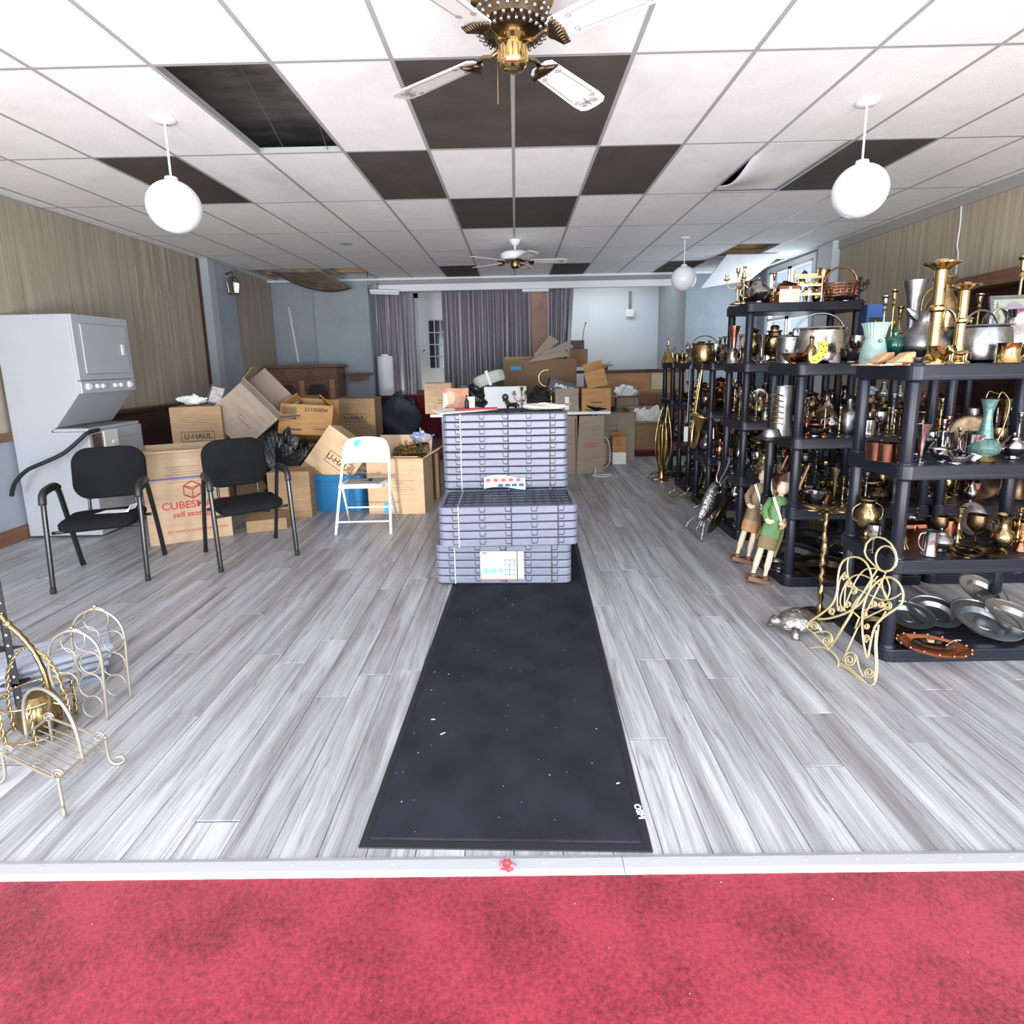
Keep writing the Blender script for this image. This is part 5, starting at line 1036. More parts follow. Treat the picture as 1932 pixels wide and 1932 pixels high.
# lectern on a desk
dk = thing('writing_desk', 'dark desk with pale top on the stage beside the curtain', 'desk', (1.42, 11.1, .90)); obj('top', MB().box(-.45,.45,-.25,.25,.46,.50), M['cardgrey'], dk); obj('drawer_block', MB().box(-.05,.36,-.22,.24,0,.46), M['darkwood'], dk); obj('leg', MB().box(-.42,-.36,-.22,-.16,0,.46), M['darkwood'], dk); obj('leg', MB().box(-.42,-.36,.16,.22,0,.46), M['darkwood'], dk)
lc = thing('lectern', 'small oak table lectern with dark sloped top and gooseneck microphone', 'lectern', (1.22, 11.05, 1.401)); obj('body', MB().box(-.17,.17,-.14,.14,0,.30), M['oak'], lc); obj('slope_top', MB().prism([(-.17,.30),(.17,.30),(.17,.33),(-.17,.46)], -.18,.10,'x'), M['darkwood'], lc); obj('microphone', MB().tube(smooth_path([(.08,0,.40),(.10,0,.60),(.13,0,.74),(.15,0,.80)], 4), [.007]*11+[.016,.018], 7), M['black'], lc, smooth='all')
pb = thing('wall_fitting', 'grey bracket with small white box hung high on the pale stage wall', 'bracket', (2.52, 12.58, 2.42)); obj('arm', MB().box(-.025,.025,-.03,.0,.12,.52), M['pewter'], pb); obj('box', MB().box(-.09,.09,-.06,.0,-.02,.14), M['white'], pb, bev=.01)
# white tank, organ, far left
wt = thing('water_tank', 'white upright tank standing at the left end of the stage edge', 'tank', (-2.45, 10.60, .90)); obj('tank', MB().lathe([(.13,0),(.145,.02),(.145,.70),(.13,.735),(.0001,.745)], 24), M['white'], wt, smooth=True); obj('cap', MB().lathe([(.07,.74),(.07,.77),(.0001,.775)], 16), M['white'], wt)
og = thing('console_organ', 'carved brown wooden console organ against the blue-grey wall', 'organ', (-3.66, 9.75, .086))
obj('case', MB().box(-.58,.58,-.10,.42,0,1.36), M['brownwood'], og, bev=.01); obj('top', MB().box(-.62,.62,-.14,.45,1.36,1.41), M['brownwood'], og, bev=.01)
for x in (-.56,-.02,.5): obj('pilaster', MB().box(x-.04,x+.05,-.16,-.10,.45,1.16), M['oak'], og, bev=.008)
for x in (-.30,.24): obj('arched_panel', MB().prism([(x-.17,.5),(x+.17,.5),(x+.17,.98),(x+.10,1.08),(x-.10,1.08),(x-.17,.98)], -.115,-.098,'y'), M['darkwood'], og)
q = MB()
for x in (-.24,0,.24): q.tube([(x+.05*math.cos(a*.5), -.105, 1.26+.035*math.sin(a*.5)) for a in range(13)], .008, 5); 
obj('carving', q, M['oak'], og)
sd = thing('wall_shelf', 'brown wooden bracket shelf on the wall beside the organ', 'shelf', (-2.92, 10.20, 1.24)); obj('board', MB().box(-.10,.30,-.18,.19,.06,.10), M['brownwood'], sd, bev=.006); obj('apron', MB().prism([(-.10,.06),(.28,.06),(.24,-.02),(-.02,-.05)], -.14,-.10,'y'), M['brownwood'], sd)
for k, (x, y, h, kd, mm) in enumerate(((-3.95,9.62,.16,'candlestick','silver'),(-3.75,9.6,.14,'bottle','oldbrass'),(-3.35,9.6,.18,'candlestick','chrome'),(-3.15,9.58,.15,'bottle','silver'))):
    pass
lt = thing('wall_lantern', 'glass and brass wall lantern high on the blue pilaster', 'lantern', (-4.20, 8.62, 2.55)); obj('cage', MB().lathe([(.05,0),(.08,.03),(.10,.17),(.10,.18),(.05,.24),(.02,.26)], 6), M['glassy'], lt); obj('bracket', MB().tube([(-.10,0,.30),(0,0,.34),(0,0,.26)], .012, 7), M['oldbrass'], lt)
q = MB()
for a in range(6): q.tube([(.05*math.cos(a*math.pi/3),.05*math.sin(a*math.pi/3),0),(.08*math.cos(a*math.pi/3),.08*math.sin(a*math.pi/3),.03),(.10*math.cos(a*math.pi/3),.10*math.sin(a*math.pi/3),.18),(.02*math.cos(a*math.pi/3),.02*math.sin(a*math.pi/3),.27)], .006, 5)
obj('ribs', q, M['oldbrass'], lt)
crumple('dark blue cloth heap at the foot of the stage beside the tank', 'cloth', (-2.05, 9.8, .086), .30, .2, .78, mat('navy_cloth', (.05,.06,.09), .95), 81, 'cloth_heap')
tag(obj('hanging_cable', MB().tube(smooth_path([atx(1814,372,4.38), atx(1812,420,4.37), atx(1806,462,4.36), atx(1808,480,4.36), atx(1803,520,4.36), atx(1800,548,4.36), (4.36,5.70,1.6)], 5), .007, 6), M['white'], smooth='all'), 'white cable hanging down the beige right wall', 'cable')
# dark hutch on the right wall behind the racks
hu = thing('display_hutch', 'dark wooden hutch against the beige wall behind the racks', 'cabinet', (4.36, 4.55, 0))
obj('case', MB().box(-.45,0,0,.95,0,1.0), M['darkwood'], hu, bev=.01); obj('upper', MB().box(-.28,0,0,.03,1.0,2.05).box(-.28,0,.92,.95,1.0,2.05).box(-.03,0,.03,.92,1.0,2.05).box(-.28,0,.03,.92,1.5,1.53), M['darkwood'], hu); obj('cornice', MB().prism([(-.02,2.05),(.97,2.05),(.99,2.14),(.0,2.17)], -.31,.0,'x'), M['brownwood'], hu)
for z in (.52,): obj('door', MB().box(-.465,-.45,.04,.46,.10,.92), M['darkwood'], hu, bev=.005); obj('door', MB().box(-.465,-.45,.49,.91,.10,.92), M['darkwood'], hu, bev=.005)
# ================================================================== leaning wirework and floor pieces by the racks
def onplane(P, n):
    P = Vector(P); n = Vector(n)
    def f(x, y):
        d = ray(x, y); O = Vector((0,0,HC)); return O + d*((P-O).dot(n)/d.dot(n))
    return f
def circ(cx, cy, rx, ry=None, n=24, a0=0): ry = ry or rx; return [(cx+rx*math.cos(2*math.pi*k/n+a0), cy+ry*math.sin(2*math.pi*k/n+a0)) for k in range(n)]
def spir(cx, cy, r, turns=1.75, n=26, a0=0, s=1): return [(cx+r*(1-.78*k/n)*math.cos(a0+s*2*math.pi*turns*k/n), cy+r*(1-.78*k/n)*math.sin(a0+s*2*math.pi*turns*k/n)) for k in range(n+1)]
# --- gold wire angel
P0 = atz(1640, 1290, .004); P1 = atz(1533, 1226, .004); P2 = aty(1662, 1080, 2.47)
AN = (P1-P0).cross(P2-P0).normalized(); AP = onplane(P0, AN)
Zm = lambda p: (1440+p[0]/3.927, 990+p[1]/3.927)
ag = thing('wire_angel', 'gold twisted wire angel with halo and scrolled wings leaning on a rack corner', 'angel', tuple((P0+P1)/2))
def astroke(name, pts, r=.0045, closed=False, sm=True):
    w = [AP(*Zm(p)) for p in pts]
    if sm and not closed: w = smooth_path(w, 4)
    o = obj(name, MB().tube([p-(P0+P1)/2 for p in w], r, 7, closed), M['cream_wire'], ag, smooth='all'); return o
astroke('halo', [(750,200),(765,140),(800,102),(850,90),(900,105),(945,140),(978,195),(992,255),(982,300),(950,335),(900,348),(860,335),(805,285),(765,240)], .005, True)
astroke('face_ring', circ(908,252,76,95), .0045, True)
astroke('wing', [(400,698),(480,695),(600,660),(700,600),(770,520),(798,440),(800,370),(765,285),(700,242),(630,246),(578,290),(555,380),(545,500),(510,590),(430,660),(345,720),(322,765)], .0055)
astroke('wing', [(768,990),(740,850),(733,700),(745,600),(780,500),(850,420),(930,388),(1000,428),(1036,505),(1020,590),(940,650),(860,712),(812,800),(775,990)], .0055)
for s_ in ([(630,250),(622,330),(640,410),(700,475),(790,520),(880,556),(960,546),(1024,508)], [(610,640),(570,580),(590,480),(640,400),(720,370),(830,420),(900,500),(920,560)], [(835,325),(760,330),(700,390),(655,480),(600,620)],
           [(555,640),(548,560),(556,470),(575,390),(610,350)], [(600,640),(605,520),(612,430)], [(655,620),(690,560),(770,470),(850,380)], [(740,640),(830,600),(900,600)], [(735,700),(820,660),(905,620)], [(820,760),(870,700),(910,640)], [(900,370),(880,440),(912,548),(938,470),(905,378)], [(905,365),(905,350)]): astroke('wire_curve', s_, .0038)
for a, b_ in (((845,330),(490,920)),((895,385),(705,760)),((700,760),(585,1010)),((668,640),(505,905)),((715,680),(680,770)),((650,630),(715,690))): astroke('wire_rod', [a, b_], .0042, False, False)
for c in ((605,385,25),(635,440,22),(670,490,29),(630,590,25),(575,625,23),(510,640,27),(820,590,25),(872,592,25),(922,602,32),(756,665,18),(765,755,21),(768,840,29),(640,1003,46),(785,1095,42),(470,858,38),(380,752,34)): astroke('scroll', spir(*c, a0=c[0]), .0038, False, False)
for s_ in ([(322,765),(370,800),(440,870),(490,925)], [(340,915),(430,905),(480,925),(530,960),(560,1020),(545,1076)], [(560,1020),(640,1062),(740,1150),(792,1190),(832,1158),(846,1050),(840,880),(856,740)], [(548,1030),(630,1072),(735,1160),(790,1196)], [(600,975),(640,945),(688,970),(708,1050),(740,1125)], [(822,1160),(835,1050),(828,900),(838,780)], [(370,800),(440,790),(490,800),(515,850),(505,905)]): astroke('hem_wire', s_, .0042)
# --- gnarled gold stand
gs = thing('gilt_branch_stand', 'gnarled gilt branch candle stand with a round foot beside the wire angel', 'stand', tuple(atz(1545, 1160)))
pts = [(rnd.uniform(-.006,.006), rnd.uniform(-.006,.006), .012+.62*k/30) for k in range(31)]
obj('branch', MB().tube(pts, [.013+rnd.uniform(-.004,.005) for _ in pts], 8), M['brass'], gs, smooth='all'); obj('foot', MB().lathe([(.10,0),(.10,.008),(.04,.016),(.016,.03)], 22), M['oldbrass'], gs, smooth=True)
q = MB()
for k in range(12): a = k*.55; q.tube([(0,0,.62),(.05*math.cos(a),.05*math.sin(a),.63),(.12*math.cos(a),.12*math.sin(a),.64+.01*math.sin(3*a))], [.008,.014,.004], 6)
obj('leaf_tray', q, M['oldbrass'], gs, smooth='all')
# --- metal turtle
tu = thing('turtle_figure', 'grey cast metal turtle figure on the planks beside the gilt stand', 'figurine', tuple(atz(1502, 1188)), R(200))
obj('shell', MB().lathe([(.11,.03),(.115,.045),(.10,.085),(.06,.11),(.0001,.12)], 18, sy=.75), mat('grey_cast_metal', (.30,.28,.26), .4, .9, var=.4, vscale=(30,30,30), bump=.8, bscale=45), tu, smooth=True); gcm = bpy.data.materials['grey_cast_metal']
obj('head', MB().tube([(.09,0,.05),(.13,0,.07),(.16,0,.085),(.185,0,.08)], [.022,.026,.03,.015], 8), gcm, tu, smooth='all')
for x in (-.07,.075):
    for y in (-.065,.065): obj('leg', MB().tube([(x,y,.05),(x*1.2,y*1.25,.02),(x*1.3,y*1.35,0)], [.022,.02,.022], 7), gcm, tu, smooth='all')
q = MB()
for k in range(14): a = rnd.random()*6.28; r_ = rnd.random()*.075; q.ball((r_*math.cos(a), r_*.7*math.sin(a), .115-.6*r_*r_*8), .012, 7, 4, .6)
obj('shell_flowers', q, M['silver'], tu, smooth='all')
# --- two costumed figures leaning on the rack
def soldier(label, loc, rz, lean, coat, coat2, hat):
    s_ = thing('costumed_figure', label, 'figurine', loc, (R(lean[0]), R(lean[1]), rz))
    skin = M['skinfig']; brown = M['brownwood']
    body = MB()
    for q in (-1, 1): body.tube(smooth_path([(q*.040,-.004,.03),(q*.037,0,.10),(q*.035,-.004,.165),(q*.028,0,.26),(q*.02,0,.32)], 3), [.014]*3+[.021]*4+[.02]*3+[.026]*2+[.03], 8)
    body.lathe([(.03,.29),(.052,.33),(.046,.40),(.058,.46),(.05,.50),(.02,.515),(.018,.53)], 12, sy=.6); body.lathe([(.016,.525),(.034,.54),(.038,.57),(.03,.605),(.0001,.615)], 12)
    for q in (-1, 1): body.tube(smooth_path([(q*.05,0,.485),(q*.078,-.01,.41),(q*.05,-.045,.36),(q*.02,-.055,.37)], 3), [.02]*4+[.017]*4+[.013]*2, 7)
    obj('body', body, skin, s_, smooth='all')
    obj('coat', MB().lathe([(.066,.275),(.062,.32),(.050,.37),(.056,.45),(.060,.48),(.042,.51),(.03,.515)], 14, sy=.68), coat, s_, smooth=True)
    obj('coat_tail', MB().prism([(.02,.22),(.07,.16),(.085,.30),(.06,.40)], .0,.03,'y'), coat2, s_); obj('sash', MB().tube([(-.055,-.035,.50),(.0,-.046,.42),(.055,-.035,.34)], .009, 6), M['paper'], s_)
    for q in (-1, 1): obj('sleeve', MB().tube([(q*.052,0,.485),(q*.08,-.01,.415),(q*.06,-.04,.37)], [.024,.023,.021], 8), coat, s_, smooth='all')
    obj('breeches', MB().lathe([(.06,.20),(.064,.25),(.055,.30)], 12, sy=.6), coat2, s_, smooth=True)
    obj('hat', MB().prism([(-.055,.598),(.055,.598),(.04,.63),(0,.66),(-.04,.63)], -.03,.03,'y'), hat, s_); obj('hair', MB().lathe([(.036,.545),(.041,.575),(.034,.60)], 12, (0,.008,0)), brown, s_, smooth=True)
    obj('musket', MB().tube([(.03,-.06,.33),(.09,-.03,.62),(.11,-.02,.72)], [.010,.008,.006], 6), M['oak'], s_)
    obj('base', MB().prism([(-.075,-.05),(.07,-.055),(.085,.03),(.03,.055),(-.07,.045)], 0,.03), brown, s_, bev=.006)
    for q in (-1, 1): obj('shoe', MB().ball((q*.04,-.02,.035), .022, 10, 6, .6), brown, s_, smooth='all')
    s_.scale = (1.0, 1.0, 1.16)
M['skinfig'] = mat('painted_cream', (.62,.47,.33), .6)
soldier('painted soldier figure in a black and tan coat leaning on the rack', tuple(atz(1398, 1060)), R(-12), (-8, 13), mat('black_tan_coat', (.03,.025,.022), .6, col2=(.32,.20,.10), vscale=(14,14,5)), M['oak'], M['brownwood'])
soldier('painted soldier figure in a green coat leaning on the rack', tuple(atz(1428, 1098)), R(-8), (-8, 14), mat('green_coat', (.05,.15,.05), .6, col2=(.14,.24,.08), vscale=(20,20,5)), mat('olive_breeches', (.16,.13,.05), .7), M['darkwood'])
# --- silver sconce leaning
SP = onplane(atz(1322, 1020, .005), Vector((.35,-1,.30)).normalized()); so_ = atz(1322, 1020, .005)
sc_ = thing('silver_sconce', 'ornate silver wall sconce with three candle arms leaning on the rack', 'sconce', tuple(so_))
zs = lambda p: SP(1200+p[0]/6.44, 860+p[1]/6.44)-so_
out = [zs(p) for p in ((960,300),(1000,360),(1000,450),(990,540),(960,620),(930,700),(880,760),(800,800),(740,790),(730,720),(770,640),(800,540),(850,440),(900,360))]
nv = Vector((.35,-1,.30)).normalized(); mb = MB(); n_ = len(out); cen = sum(out, Vector())/n_
vs = [o_ for o_ in out]+[cen+(o_-cen)*.8+nv*.028 for o_ in out]+[cen+(o_-cen)*.35+nv*.042 for o_ in out]
mb.add(vs, [(i,(i+1)%n_,n_+(i+1)%n_,n_+i) for i in range(n_)]+[(n_+i,n_+(i+1)%n_,2*n_+(i+1)%n_,2*n_+i) for i in range(n_)]+[tuple(range(2*n_,3*n_)), tuple(range(n_))[::-1]])
emb = mat('embossed_silver', (.55,.55,.55), .25, 1., var=.5, vscale=(40,40,40), bump=1., bscale=70); obj('plaque', mb, emb, sc_, smooth='all')
for a in (((970,330),(960,260),(985,180),(1000,90)), ((990,340),(1030,260),(1080,170),(1120,40)), ((1000,370),(1060,300),(1110,240),(1155,190)), ((1000,450),(1080,390),(1140,345))):
    w = smooth_path([zs(p)+nv*.02 for p in a], 4); ar = obj('arm', MB().tube(w, .010, 8), M['silver'], sc_, smooth='all')
    obj('candle_cup', MB().lathe([(.014,-.03),(.024,-.01),(.02,.012),(.026,.022)], 12, w[-1]), M['silver'], ar, smooth=True)
for a in (((760,600),(690,630)),((760,720),(640,790),(600,860)),((780,780),(720,900)),((820,800),(800,920),(780,1030)),((860,760),(930,860)),((900,700),(940,830)),((800,790),(760,880))): obj('twig', MB().tube(smooth_path([zs(p)+nv*.012 for p in a], 4), .007, 6), emb, sc_, smooth='all')
# --- bronze platter leaning
pl = thing('bronze_platter', 'round engraved bronze platter leaning against the tall rack', 'platter', (1.70, 4.50, .19), (R(0), R(-68), R(-38)))
obj('dish', MB().lathe([(.0001,.0),(.10,0),(.12,.010),(.185,.018),(.19,.024),(.18,.026),(.12,.018),(.0001,.008)], 40, cap=False), M['bronze'], pl, smooth=True); q = MB()
for r_ in (.05,.09,.15): q.lathe([(r_-.003,.009),(r_,.020 if r_ > .12 else .012),(r_+.003,.009)], 40, cap=False)
obj('engraved_rings', q, M['oldbrass'], pl, smooth=True)
# --- saxophone on the rack end, tall brass lilies, loose brass scraps
sx = thing('saxophone', 'brass saxophone with a white paper tag hung on the rack end', 'saxophone', (1.765, 5.62, .62), (R(-4), R(6), R(-80)))
obj('body', MB().tube(smooth_path([(.0,0,.78),(.0,0,.45),(.0,0,.14),(.02,0,.03),(.07,0,.0),(.12,0,.05),(.135,0,.20),(.15,0,.34)], 6), [.014+.026*k/42 for k in range(36)]+[.042+.012*k for k in range(7)], 12), M['brass'], sx, smooth='all')
obj('neck', MB().tube(smooth_path([(0,0,.77),(.0,0,.84),(-.05,0,.88),(-.12,0,.85)], 5), .012, 8), M['brass'], sx, smooth='all'); obj('mouthpiece', MB().rod((-.11,0,.855),(-.17,0,.82), .012, .008), M['black'], sx)
for k in range(9): q = MB(); q.T = Matrix.Translation((-.004,-.032,.18+.06*k)) @ Matrix.Rotation(R(90), 4, 'X'); q.lathe([(.017,-.008),(.019,.0),(.015,.008),(.0001,.009)], 12); obj('key', q, M['brass'], sx, smooth=True)
obj('key_rod', MB().rod((.02,-.03,.12),(.012,-.026,.72), .003), M['brass'], sx); tg_ = obj('paper_tag', MB().box(-.04,.04,-.062,-.059,-.02,.13), M['paper'], sx, rot=(0,R(-14),0), loc=(0,0,.05)); obj('tag_string', MB().rod((0,-.05,.18),(-.03,-.02,.75), .0022), M['paper'], tg_)
lb_ = thing('brass_lily_sculpture', 'tall gleaming brass lily sculpture standing on the planks at the rack end', 'sculpture', tuple(atz(1248, 905)))
for k in range(9):
    a = k*.75; r_ = .03+.025*(k%3); hgt = .95-.09*(k%4); obj('petal', MB().tube(smooth_path([(r_*.5*math.cos(a),r_*.5*math.sin(a),.10),(r_*1.4*math.cos(a),r_*1.4*math.sin(a),.38),(r_*1.2*math.cos(a),r_*1.2*math.sin(a),.65),(.02*math.cos(a)+.03,.02*math.sin(a),hgt)], 4), [.010]*3+[.022]*4+[.02]*3+[.012]*2+[.003], 8, flat=.5), M['brass'], lb_, smooth='all')
obj('base', MB().lathe([(.12,0),(.12,.012),(.06,.03),(.035,.10),(.05,.16),(.02,.2)], 22), M['brass'], lb_, smooth=True)
for k in range(8): a = k*.8; obj('leaf', MB().tube(smooth_path([(.02*math.cos(a),.02*math.sin(a),.05),(.10*math.cos(a),.10*math.sin(a),.12-.01*k),(.17*math.cos(a),.17*math.sin(a),.03)], 4), [.008]*4+[.014]*4+[.003], 6, flat=.4), M['oldbrass'], lb_, smooth='all')
hk2 = thing('brass_hook', 'loose brass S hook lying on the planks before the racks', 'hook', tuple(atz(1272, 938))); obj('hook', MB().tube(smooth_path([(0,0,.12),(0,0,.08),(-.05,0,.06),(-.06,0,.02),(-.02,0,.006),(.05,0,.01),(.10,0,.03),(.12,0,.05)], 5), .006, 7), M['brass'], hk2, smooth='all')
sw = thing('brass_wall_swan', 'small brass leaf spray with a curled neck on the planks before the racks', 'ornament', tuple(atz(1312, 940)))
obj('leaf', MB().tube(smooth_path([(0,0,.02),(.03,0,.10),(.06,.01,.20),(.07,.02,.32)], 5), [.006]*4+[.03]*6+[.02]*4+[.004]*2, 8, flat=.3), M['oldbrass'], sw, smooth='all'); obj('curl', MB().tube([(-.05+.04*math.cos(R(a)),0,.07+.05*math.sin(R(a))) for a in range(-60,240,20)], .007, 7), M['brass'], sw, smooth='all'); obj('stem', MB().tube([(-.12,.0,.01),(-.03,0,.015),(.01,0,.03)], .006, 6), M['brass'], sw)
# ================================================================== pieces with a look of their own on the shelves
def at_shelf(px, Y, z):
    y0 = 700.
    for _ in range(4): q = aty(px, y0, Y); y0 += (q.z-z)*FPX/Y
    q = aty(px, y0, Y); return (q.x, Y, z+.001)
mint = mat('mint_ceramic', (.22,.31,.275), .4, var=.12, vscale=(30,30,30))
vz = thing('mint_vase', 'mint green ceramic vase with a pleated flared collar on the angel rack', 'vase', at_shelf(1646, 2.86, LEV[3]))
obj('body', MB().lathe([(.055,0),(.062,.01),(.060,.05),(.048,.11),(.043,.13)], 26), mint, vz, smooth=True)
q = MB()
for i in range(2):
    pass
n_ = 48; vs = []; rings = [(.043,.13),(.045,.145),(.052,.18),(.062,.205),(.058,.206),(.045,.17),(.038,.14)]
for r_, z in rings:
    for k in range(n_): a = 2*math.pi*k/n_; rr_ = r_*(1+(.045 if k%2 else 0)*(z > .14)); vs.append((rr_*math.cos(a), rr_*math.sin(a), z))
q.add(vs, [(i*n_+k,i*n_+(k+1)%n_,(i+1)*n_+(k+1)%n_,(i+1)*n_+k) for i in range(len(rings)-1) for k in range(n_)]); obj('pleated_collar', q, mint, vz); obj('flower_boss', MB().ball((-.005,-.052,.115), .009, 10, 6), M['pewter'], vz, smooth='all')
gb = thing('green_glass_vase', 'dark emerald glass ball vase between the mint vase and tin jug', 'vase', at_shelf(1684, 2.90, LEV[3])); gm_ = mat('emerald_glass', (.004,.075,.050), .08, spec=.8); obj('bulb', MB().ball((0,0,.095), .046, 22, 14), gm_, gb, smooth='all'); obj('foot', MB().lathe([(.035,0),(.036,.01),(.015,.035),(.02,.06)], 18), gm_, gb, smooth=True); obj('neck', MB().lathe([(.018,.135),(.014,.155),(.022,.17)], 16), gm_, gb, smooth=True)
ew = thing('teal_ewer', 'tall teal and gold patterned ewer with thin curved handle on the angel rack', 'ewer', at_shelf(1853, 2.60, LEV[2]))
tl = mat('teal_verdigris', (.035,.095,.09), .35, .35, col2=(.13,.22,.19), vscale=(70,70,70))
obj('body', MB().lathe([(.030,.028),(.058,.045),(.066,.068),(.055,.092),(.032,.108),(.028,.13),(.020,.19),(.018,.225),(.026,.27),(.036,.295),(.034,.296),(.016,.225)], 28, cap=False), tl, ew, smooth=True); obj('foot', MB().lathe([(.048,0),(.050,.008),(.042,.016),(.032,.03)], 26), M['oldbrass'], ew, smooth=True); obj('collar', MB().lathe([(.029,.106),(.034,.11),(.029,.114)], 24), M['oldbrass'], ew, smooth=True); obj('rim', MB().lathe([(.034,.293),(.038,.297),(.033,.299)], 24), M['oldbrass'], ew, smooth=True)
obj('handle', MB().tube(smooth_path([(.034,0,.292),(.05,0,.325),(.085,0,.29),(.092,0,.24),(.075,0,.15),(.055,0,.085)], 6), .0038, 7), M['oldbrass'], ew, smooth='all'); obj('spout_curl', MB().tube(smooth_path([(-.02,0,.298),(-.01,0,.33),(.015,0,.322),(.035,0,.318)], 5), .0032, 7), M['oldbrass'], ew, smooth='all')
bo = thing('boot_vase', 'grey metal boot shaped vase with brass laces at the rack corner', 'vase', at_shelf(1474, 3.53, LEV[2]), R(-150))
obj('shaft', MB().lathe([(.075,.0),(.08,.02),(.062,.10),(.060,.20),(.066,.32),(.064,.325),(.055,.2)], 20, (0,0,0), cap=False, sy=.8), M['pewter'], bo, smooth=True); obj('toe', MB().lathe([(.065,0),(.068,.02),(.05,.06),(.0001,.07)], 18, (.10,0,0), sy=.8), M['pewter'], bo, smooth=True); obj('sole', MB().prism(rpoly(.30,.13,.05,4), -.001,.014), M['iron'], bo, loc=(.05,0,0))
for k in range(6): obj('lace', MB().tube([(.055+.003*k,-.045,.09+.035*k),(.072,0,.10+.035*k),(.055+.003*k,.045,.09+.035*k)], .0045, 6), M['brass'], bo)
so2 = thing('sock_ornament', 'bright yellow polka dot sock ornament before the hooped silver pot', 'ornament', at_shelf(1546, 3.50, LEV[3]), R(0))
yl = mat('lemon_yellow', (.62,.70,.10), .5); obj('sock', MB().prism([(-.055,.0),(-.062,.02),(-.05,.045),(-.02,.062),(-.012,.10),(-.022,.135),(-.01,.132),(.012,.14),(.034,.135),(.042,.142),(.04,.06),(.02,.03),(-.02,.0)], -.012,.012,'y'), yl, so2, bev=.004)
for x, z in ((-.04,.02),(-.015,.035),(.012,.04),(0,.075),(.026,.07),(.01,.105),(.03,.11),(-.005,.118)): q = MB(); q.T = Matrix.Translation((x,-.0125,z)) @ Matrix.Rotation(R(90), 4, 'X'); q.lathe([(.0045,0),(.0045,.001)], 8); obj('dot', q, M['black'], so2)
bx = thing('playing_card_box', 'blue game box with a small red picture behind the mint vase', 'box', at_shelf(1634, 4.62, LEV[4]-.0), R(-4)); bx.location.z = LEV[3]+.001; bx.location.x += .06
obj('box', MB().box(-.07,.07,-.05,.05,0,.44), mat('royal_blue_card', (.03,.10,.34), .5), bx); obj('picture', MB().box(-.05,.05,-.052,-.050,.18,.34), M['black'], bx); obj('picture', MB().prism([(-.02,.21),(.02,.21),(.035,.27),(0,.32),(-.03,.27)], -.054,-.052,'y'), mat('red_white_print', (.55,.10,.08), .5), bx)
hn = thing('hunting_horn', 'large upturned brass horn on the topmost shelf beside the copper basket', 'horn', at_shelf(1560, 4.66, LEV[4])); obj('horn', MB().tube(smooth_path([(.10,0,.03),(.04,0,.06),(-.02,0,.13),(-.05,0,.21),(-.045,0,.27)], 6), [.008+.0016*k for k in range(23)]+[.046,.05], 14), M['oldbrass'], hn, smooth='all'); obj('foot', MB().lathe([(.05,0),(.05,.008),(.015,.03)], 16, (.07,0,0)), M['oldbrass'], hn, smooth=True)
mg = thing('brass_rack', 'slatted brass letter rack standing on the topmost shelf', 'rack', at_shelf(1522, 4.60, LEV[4]), R(-6))
for x in (-.09,.09):
    for y in (-.04,.06): obj('post', MB().rod((x,y,0),(x,y,.27 if y > 0 else .20), .007), M['brass'], mg)
for z in (.06,.13,.19): obj('slat', MB().box(-.09,.09,-.046,-.036,z,z+.018), M['brass'], mg); obj('slat', MB().box(-.09,.09,.056,.066,z+.03,z+.048), M['brass'], mg)
for s_ in ((-.09,-.041,.06,.09,-.041,.20),(.09,-.041,.06,-.09,-.041,.20)): obj('brace', MB().rod(s_[:3], s_[3:], .005), M['brass'], mg)
fp_ = thing('framed_picture', 'silver framed oval picture leaning on the inward rack', 'picture', at_shelf(1908, 3.52, LEV[3]), (R(-18), 0, R(-14)))
fp_.location.z += .20; obj('frame', MB().box(-.13,.13,-.01,.01,0,.02).box(-.13,.13,-.01,.01,.18,.20).box(-.13,-.11,-.01,.01,.02,.18).box(.11,.13,-.01,.01,.02,.18), M['pewter'], fp_); obj('picture', MB().box(-.112,.112,.0,.006,.018,.182), mat('green_print', (.28,.32,.24), .4), fp_); q = MB(); q.prism([(.05*math.cos(R(a)),.10+.06*math.sin(R(a))) for a in range(0,360,20)], -.003,.001,'y'); obj('oval_mount', q, mat('mauve_print', (.24,.20,.24), .4), fp_)
fs_ = thing('picture_block', 'dark wooden casket carrying the silver framed picture', 'casket', at_shelf(1905, 3.62, LEV[3]), R(-10)); obj('body', MB().box(-.16,.16,-.12,.09,0,.195), M['darkwood'], fs_, bev=.008); obj('clasp', MB().box(-.02,.02,-.125,-.12,.11,.16), M['brass'], fs_)
for k, (px, Y, rz, lb) in enumerate(((1662, 2.66, R(200), 'brass and wood shoe shaped iron at the corner of the angel rack'), (1700, 2.585, R(195), 'larger copper brown clog shaped iron at the edge of the angel rack'))):
    s_ = thing('shoe_iron', lb, 'iron', at_shelf(px, Y, LEV[3]), rz); obj('sole', MB().prism([(-.06,-.028),(.03,-.03),(.09,0),(.03,.03),(-.06,.028)], 0,.012), M['copper'], s_, bev=.003); obj('upper', MB().prism([(-.055,.012),(.07,.012),(.02,.035),(-.01,.055),(-.055,.06)], -.024,.024,'y'), mat('tan_wood', (.42,.24,.12), .5) if k == 0 else bpy.data.materials['tan_wood'], s_, bev=.006)
rg = tag(obj('woven_placemat', MB().box(-.15,.15,-.10,.10,0,.006), mat('tan_weave', (.40,.29,.18), .9, var=.3, vscale=(60,60,60)), loc=at_shelf(1690, 2.66, LEV[3]-.0008), rot=(0,0,R(3))), 'tan woven mat under the shoe shaped irons', 'mat')
rg.location.z = LEV[3]+.0002
